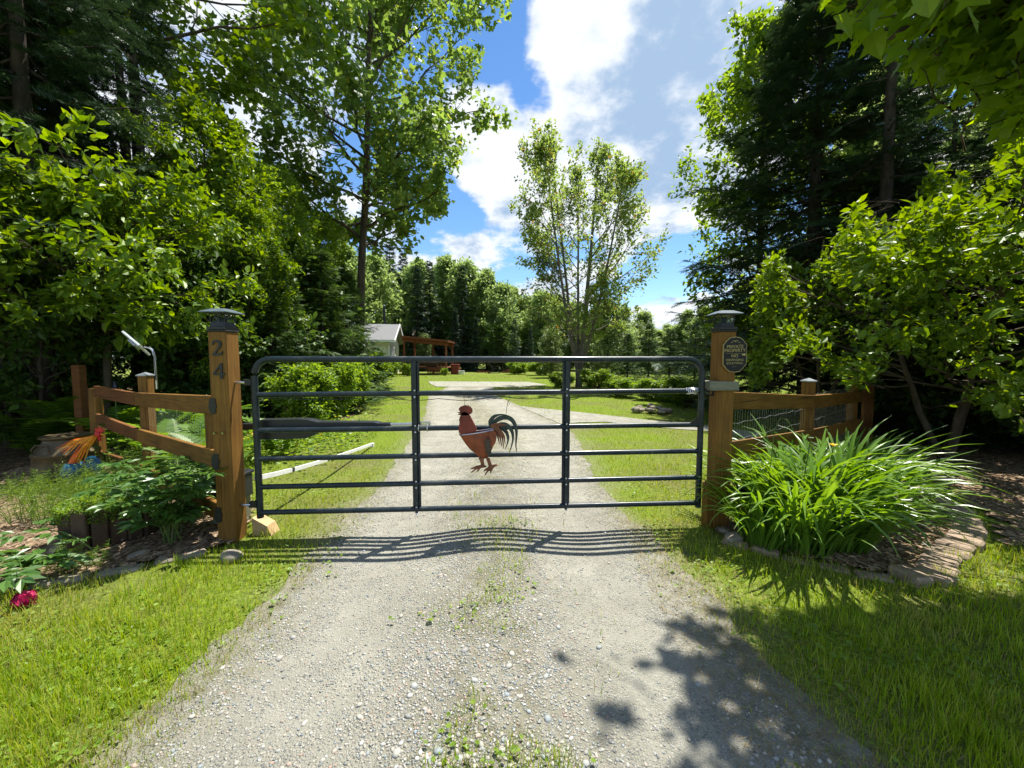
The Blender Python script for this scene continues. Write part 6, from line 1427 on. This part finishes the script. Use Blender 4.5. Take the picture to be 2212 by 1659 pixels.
def porch():
    D = 34.0; x0, x1 = px(872, D), px(966, D); c = np.array([x0, D, 0]); W_ = x1 - x0
    t = thing('porch', 'red brown timber porch with flat roof and stairs beside the house', 'porch', c); wd = M['porchwood']
    zl, zr = at(872, 727, D)[2], at(966, 737, D)[2]; y0, y1 = D, D + 3.6; fl = at(900, 783 + 6, D)[2] - .05; fl = .62
    for x, y in ((x0 + .1, y0), (x1 - .08, y0), (x0 + .1, y1), (x1 - .08, y1), ((x0 + x1) / 2, y1)):
        z = zl + (zr - zl) * (x - x0) / W_; MB().beam((x, y, 0), (x, y, z - .1), .15, .15, up=(0, 1, 0)).build('post', wd, t)
    rf_ = MB(); rf_.beam((x0 - .1, (y0 + y1) / 2, zl), (x1 + .15, (y0 + y1) / 2, zr), y1 - y0 + .6, .16); roof = rf_.build('roof', wd, t)
    for y in (y0, y1): MB().beam((x0 - .05, y, zl - .24), (x1 + .1, y, zr - .24), .09, .32).build('beam', wd, roof)
    for k in range(7):
        x = x0 + W_ * (k + .5) / 7; z = zl + (zr - zl) * (k + .5) / 7 - .15; MB().beam((x, y0 - .3, z), (x, y1 + .3, z), .05, .12).build('rafter', wd, roof)
    MB().box(((x0 + x1) / 2, (y0 + y1) / 2, fl), (W_ + .1, y1 - y0 + .1, .06)).build('deck', wd, t)
    MB().box((x1 - .9, y0 - .02, fl - .12), (1.7, .06, .2)).build('deck_rim', wd, t)
    m = MB(); xa, xb = x1 - 1.75, x1 - .15
    for k in range(-8, 18):
        for s_ in (1, -1):
            a = np.array([xa + k * .12, 0]); p0 = (xa + k * .12, fl - .2) if s_ > 0 else (xa + k * .12, .05); p1 = (p0[0] + .42, .05 if s_ > 0 else fl - .2)
            f0 = np.clip((xa - p0[0]) / .42, 0, 1); f1 = np.clip((xb - p0[0]) / .42, 0, 1)
            if f1 - f0 < .1: continue
            m.beam((p0[0] + .42 * f0, y0 - .02 - .01 * s_, p0[1] + (p1[1] - p0[1]) * f0), (p0[0] + .42 * f1, y0 - .02 - .01 * s_, p0[1] + (p1[1] - p0[1]) * f1), .008, .035)
    m.build('lattice_skirt', wd, t)
    for k in range(3): MB().box((x0 + .75, y0 - .35 - .28 * k, fl - .17 * (k + 1)), (1.1, .28, .045)).build('stair_tread', M['greywood'], t)
    for x in (x0 + .2, x0 + 1.3):
        MB().beam((x, y0 - .05, fl + .9), (x, y0 - 1.0, fl + .25), .05, .08).build('stair_rail', wd, t); MB().beam((x, y0 - 1.0, 0), (x, y0 - 1.0, fl + .3), .08, .08, up=(0, 1, 0)).build('newel_post', wd, t)
        MB().beam((x, y0 - .02, fl - .1), (x, y0 - 1.05, .05), .04, .2).build('stair_stringer', wd, t)
    MB().beam((x0 + 1.35, y0, fl + .95), (x1, y0, fl + .95), .05, .09).build('handrail', wd, t)
    for k in range(15):
        x = x0 + 1.45 + (W_ - 1.55) * k / 14; MB().beam((x, y0, fl), (x, y0, fl + .92), .035, .035, up=(0, 1, 0)).build('baluster', wd, t)
    # things on and by the porch
    d = thing('satellite_dish', 'small satellite dish mounted above the porch roof', 'satellite dish', (x0 + .9, D + .6, zl)); cx = np.array([x0 + .9, D + .6, zl + .35])
    ax = norm(np.array([-.7, -.5, .45])); e1 = norm(np.cross(ax, [0, 0, 1])); e2 = np.cross(e1, ax)
    MB().lathe(cx, [(0, 0), (.15, .02), (.28, .07)], 16, axis=np.stack([e1, e2, ax], 1)).build('dish', M['greywood'], d)
    MB().pipe([cx, (x0 + .9, D + .6, zl - .05)], .025, 6).build('mount', M['black'], d); MB().pipe([cx + e2 * -.25, cx + ax * .55 + np.array([.3, 0, .1])], .015, 5).build('feed_arm', M['capmetal'], d)
    g = thing('gas_grill', 'dark gas grill with silver lid on the porch', 'grill', (x0 + 2.2, D + .8, fl)); gx, gy = x0 + 2.35, D + .8
    MB().box((gx, gy, fl + .35), (.9, .5, .6)).build('cabinet', M['black'], g); MB().pipe([(gx - .42, gy, fl + .8), (gx + .42, gy, fl + .8)], .22, 12).build('lid', M['capmetal'], g, True)
    MB().box((gx, gy - .24, fl + .82), (.6, .03, .04)).build('handle', M['zinc'], g); MB().box((gx + .62, gy, fl + .68), (.35, .45, .04)).build('side_shelf', M['black'], g)
    b = thing('red_bin', 'dark red storage bin on the lawn at the right end of the porch', 'bin', (px(984, 35), 35, 0)); xx = px(984, 35)
    MB().box((xx, 35, .42), (.75, .6, .85), bev=.04).build('case', M['redmetal'], b); MB().box((xx, 35, .88), (.8, .65, .08), bev=.02).build('lid', M['redmetal'], b)
    b = thing('white_crate', 'small white crate beside the red bin', 'crate', (px(996, 34), 34, 0)); xx = px(997, 34.3)
    for k in range(4): MB().box((xx, 34.3, .06 + .09 * k), (.5, .4, .05)).build('slat_ring', M['white'], b)
porch()
def chair():
    Y = 37.0; x = px(1066, Y); t = thing('lawn_chair', 'dark slatted garden chair at the back of the lawn', 'chair', (x, Y, 0)); wd = M['black']
    P = lambda a, b, z: np.array([x + .75 * a + .5 * b * 0 + a * 0, Y + b, z]) * 1.0
    MB().beam((x - .1, Y, .38), (x + .62, Y - .1, .46), .62, .05).build('seat', wd, t)
    for k in range(5): MB().beam((x - .05, Y - .28 + .14 * k, .36), (x - .42, Y - .3 + .15 * k, 1.25 - .05 * abs(k - 2)), .11, .03, up=(1, 0, .4)).build('back_slat', wd, t)
    for s_ in (-.36, .36):
        MB().beam((x - .3, Y + s_, .66), (x + .62, Y + s_, .66), .12, .03).build('armrest', wd, t); MB().beam((x + .55, Y + s_, 0), (x + .55, Y + s_, .65), .05, .1, up=(0, 1, 0)).build('leg', wd, t); MB().beam((x - .5, Y + s_, 0), (x + .1, Y + s_, .4), .05, .1).build('leg', wd, t)
chair()
def border():
    t = thing('timber_garden_border', 'low red brown timber border of the flower bed at the back of the lawn', 'border', (px(1080, 38), 38, 0))
    for u0, u1, z in ((1030, 1062, .12), (1084, 1110, .14), (1108, 1136, .14), (1095, 1130, .28)): MB().beam((px(u0, 38), 38.3 - (z > .2) * .02, z), (px(u1, 38), 37.6 - (z > .2) * .02, z), .12, .14).build('timber', M['porchwood'], t)
border()
def antenna():
    Y = 20.0; a = at(702, 528, Y); b = at(714, 760, Y); b[2] = 0; t = thing('antenna_mast', 'thin pale leaning antenna mast in front of the spruces', 'mast', b)
    MB().pipe([b, (a + b) / 2, a], [.035, .028, .012], 6).build('pole', M['wire'], t)
    for k in (.45, .6, .72, .82, .9): p = b + (a - b) * k; MB().pipe([p - np.array([.0, 0, .05]), p + np.array([0, 0, .05])], .042, 6).build('joint', M['black'], t)
antenna()
for i, (u, Y, s, lab) in enumerate(((815, 30, .85, 'garden bush under the house window'), (850, 30.5, .8, 'garden bush at the house corner'), (880, 31.5, .55, 'low garden plant beside the porch stairs'), (960, 32.5, .35, 'low flowers at the right porch post'), (840, 29, .6, 'low flowering shrub in front of the house wall'))):
    plant_tree('bush', 'bush', lab, 'bush', px(u, Y), Y, i * 1.9, s, 'bushes round the house')

# ------------------------------------------------------------------ near leafy shrubs and the overhanging maple: single leaves as parts
def clip_maple(loc):
    def f(p):
        w = p + np.array(loc); x, y, z = w[:, 0], np.maximum(w[:, 1], .1), w[:, 2]; j = .12 * np.sin(9 * x + 5 * z) + .1 * np.sin(7 * y)
        hi = z > 1.45 + 1.0 * y; sx = x - .242 * z; sy = w[:, 1] - .298 * z; shade = (sy < 1.95 + .1 * (sx - .4) + .8 * j) & (sx > .32 + .45 * (1.95 - sy) + 1.8 * j)
        fr = shade & ((x > .68 * y + .12 + j * .6) | (hi & (x > .42 * y + j))) & (z > 1.45 + y * (.86 - .30 * np.clip((x / y - .7) / .5, 0, 1)) + j) & (y < 5.2)
        return np.where(w[:, 1] < .4, shade, fr) & (z > 2.6)
    return f
def clip_bush(loc, u0, v0, sl):
    def f(p):
        w = p + np.array(loc); y = np.maximum(w[:, 1], .1); u = w[:, 0] / y; q = (w[:, 2] - CH) / y      # slope of the crown's sunny top falls to the left
        return (q > -.03 - .05 * np.sin(23 * u) - .22 * np.clip((u - 1.0) / .4, 0, 1)) & (q < v0 + sl * (u - u0) + .05 * np.sin(31 * u) + .04 * np.sin(57 * u + 3 * y)) & (u > u0 - .02)
    return f
def leafy(name, label, cat, loc, fn, bark, leafm, tmpl, parts=300, near=None):
    wood, leaf, (p, ax, nr, sz) = fn(); t = thing(name, label, cat, loc)
    V = np.concatenate(wood.V); link('trunk', mesh('trunk', V, [np.concatenate(wood.F4)], bark, True), t)
    # the leaves that show largest: nearest to the camera inside the view
    wp = p + np.array(loc); d = wp - np.array([0, 0, CH]); u = 1106 + FPX * d[:, 0] / np.maximum(d[:, 1], .01); v = 773 - FPX * d[:, 2] / np.maximum(d[:, 1], .01)
    vis = (d[:, 1] > .5) & (u > 0) & (u < 2212) & (v > 0) & (v < 1659); score = np.where(vis, sz / np.linalg.norm(d, axis=1), 0); o = np.argsort(-score); big = o[:parts]; rest = o[parts:]
    lm = mesh('leaf', tmpl[0], tmpl[1], leafm[1])
    for j in big:
        y = Vector(ax[j]).normalized(); x = y.cross(Vector(nr[j])).normalized(); z = x.cross(y); s_ = float(sz[j])
        Mx = Matrix((x * s_, y * s_, z * s_)).transposed().to_4x4(); Mx.translation = Vector(p[j]); ob = link('leaf', lm, t); ob.matrix_basis = Mx
    V, F = inst(tmpl[0], tmpl[1], p[rest], ax[rest], nr[rest], sz[rest]); c = link('crown', mesh('crown', V, F, leafm[0]), t); c['kind'] = 'stuff'
    return t
def leafmat_o(src, c1, c2, trans, tv):
    m = leafmat(src, c1, c2, trans, tv); N = m.node_tree.nodes; L = m.node_tree.links; oi = N.new('ShaderNodeObjectInfo')
    rmp = [n for n in N if n.type == 'VALTORGB'][0]; L.new(oi.outputs['Random'], rmp.inputs[0]); return m
SUN1, SUN2 = (.09, .18, .014), (.19, .30, .024)
M['leaf_sunny_o'] = leafmat_o('single young beech leaf', SUN1, SUN2, .42, 1.7)
M['leaf_maple_n'] = leafmat('near maple leaf', (.09, .18, .014), (.19, .29, .026), .55, 2.1)
M['leaf_maple_o'] = leafmat_o('single maple leaf', (.09, .18, .014), (.19, .29, .026), .55, 2.1)
leafy('beech_sapling', 'sunlit beech sapling with broad yellow green leaves behind the left fence', 'tree', (-6.55, 6.2, 0), lambda: broadleaf(81, 3.7, .05, 1.9, 2.0, 30, 7, 5, 11, .125, OVAL, (-6, 28), wob=.03, droop=.35, rise=.05, leafspread=.05), M['bark'], (M['leaf_sunny'], M['leaf_sunny_o']), OVAL)
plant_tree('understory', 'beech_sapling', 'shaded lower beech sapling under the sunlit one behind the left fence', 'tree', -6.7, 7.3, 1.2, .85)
leafy('leafy_bush', 'large sunlit bush with broad leaves at the right edge behind the fence', 'bush', (6.1, 5.4, 0), lambda: broadleaf(82, 4.6, .05, .9, 2.6, 70, 9, 5, 20, .105, OVAL, (0, 60), wob=.03, droop=.35, rise=.05, leafspread=.06, stems=3, fork=.05, prof=([0, .3, .7, 1], [1.3, 1.5, 1.1, .5]), clip=clip_bush((6.1, 5.4, 0), .66, .20, .54)), M['bark'], (M['leaf_sunny'], M['leaf_sunny_o']), OVAL)
leafy('leafy_bush', 'sunlit bush reaching left over the right fence before the dark fir', 'bush', (5.9, 7.4, 0), lambda: broadleaf(83, 3.6, .04, .5, 2.0, 50, 8, 5, 18, .10, OVAL, (5, 55), wob=.03, droop=.3, rise=.05, leafspread=.06, stems=3, fork=.05, prof=([0, .3, .7, 1], [1.2, 1.4, 1.1, .6]), clip=clip_bush((5.9, 7.4, 0), .63, .17, .5)), M['bark'], (M['leaf_sunny'], M['leaf_sunny_o']), OVAL, 150)
leafy('overhanging_maple', 'maple whose lit branches overhang the upper right corner', 'tree', (5.6, 2.0, 0), lambda: broadleaf(84, 11, .17, 6.4, 4.6, 9, 8, 6, 11, .125, MAPLE, (2, 55), wob=.02, droop=.5, rise=-.02, leafspread=.08, prof=([0, .3, .7, 1], [1.0, 1.0, .8, .4]), clip=clip_maple((5.6, 2.0, 0)), extra=[(2.9 + .16 * k, 148 + 7 * (k * 5 % 9), 4 + 3 * (k * 7 % 5), 3.2 + .25 * (k * 3 % 5)) for k in range(12)] + [(2.8 + .05 * k, 100 + 5.3 * (k * 7 % 19), 3 + 4 * (k * 7 % 5), 2.2 + .45 * (k * 3 % 5)) for k in range(24)] + [(5.0 + .3 * k, 150 + 6 * (k * 5 % 7), 18, 4.4) for k in range(5)] + [(4.3 + .09 * k, 118 + 5 * (k * 5 % 13), 6 + 4 * (k % 4), 1.9 + .4 * (k * 3 % 5)) for k in range(15)]), M['bark'], (M['leaf_maple_n'], M['leaf_maple_o']), MAPLE)
for i, (x, y, s) in enumerate(((7.4, 4.6, .9), (8.4, 6.0, 1.0), (7.2, 6.6, .9), (9.6, 4.2, 1.0), (8.6, 8.0, 1.1))):
    plant_tree('understory', 'understory_shrub', 'dark shaded shrub under the trees behind the right mulch path', 'shrub', x, y, i * 2.1, s, 'shrubs under the trees on the right')
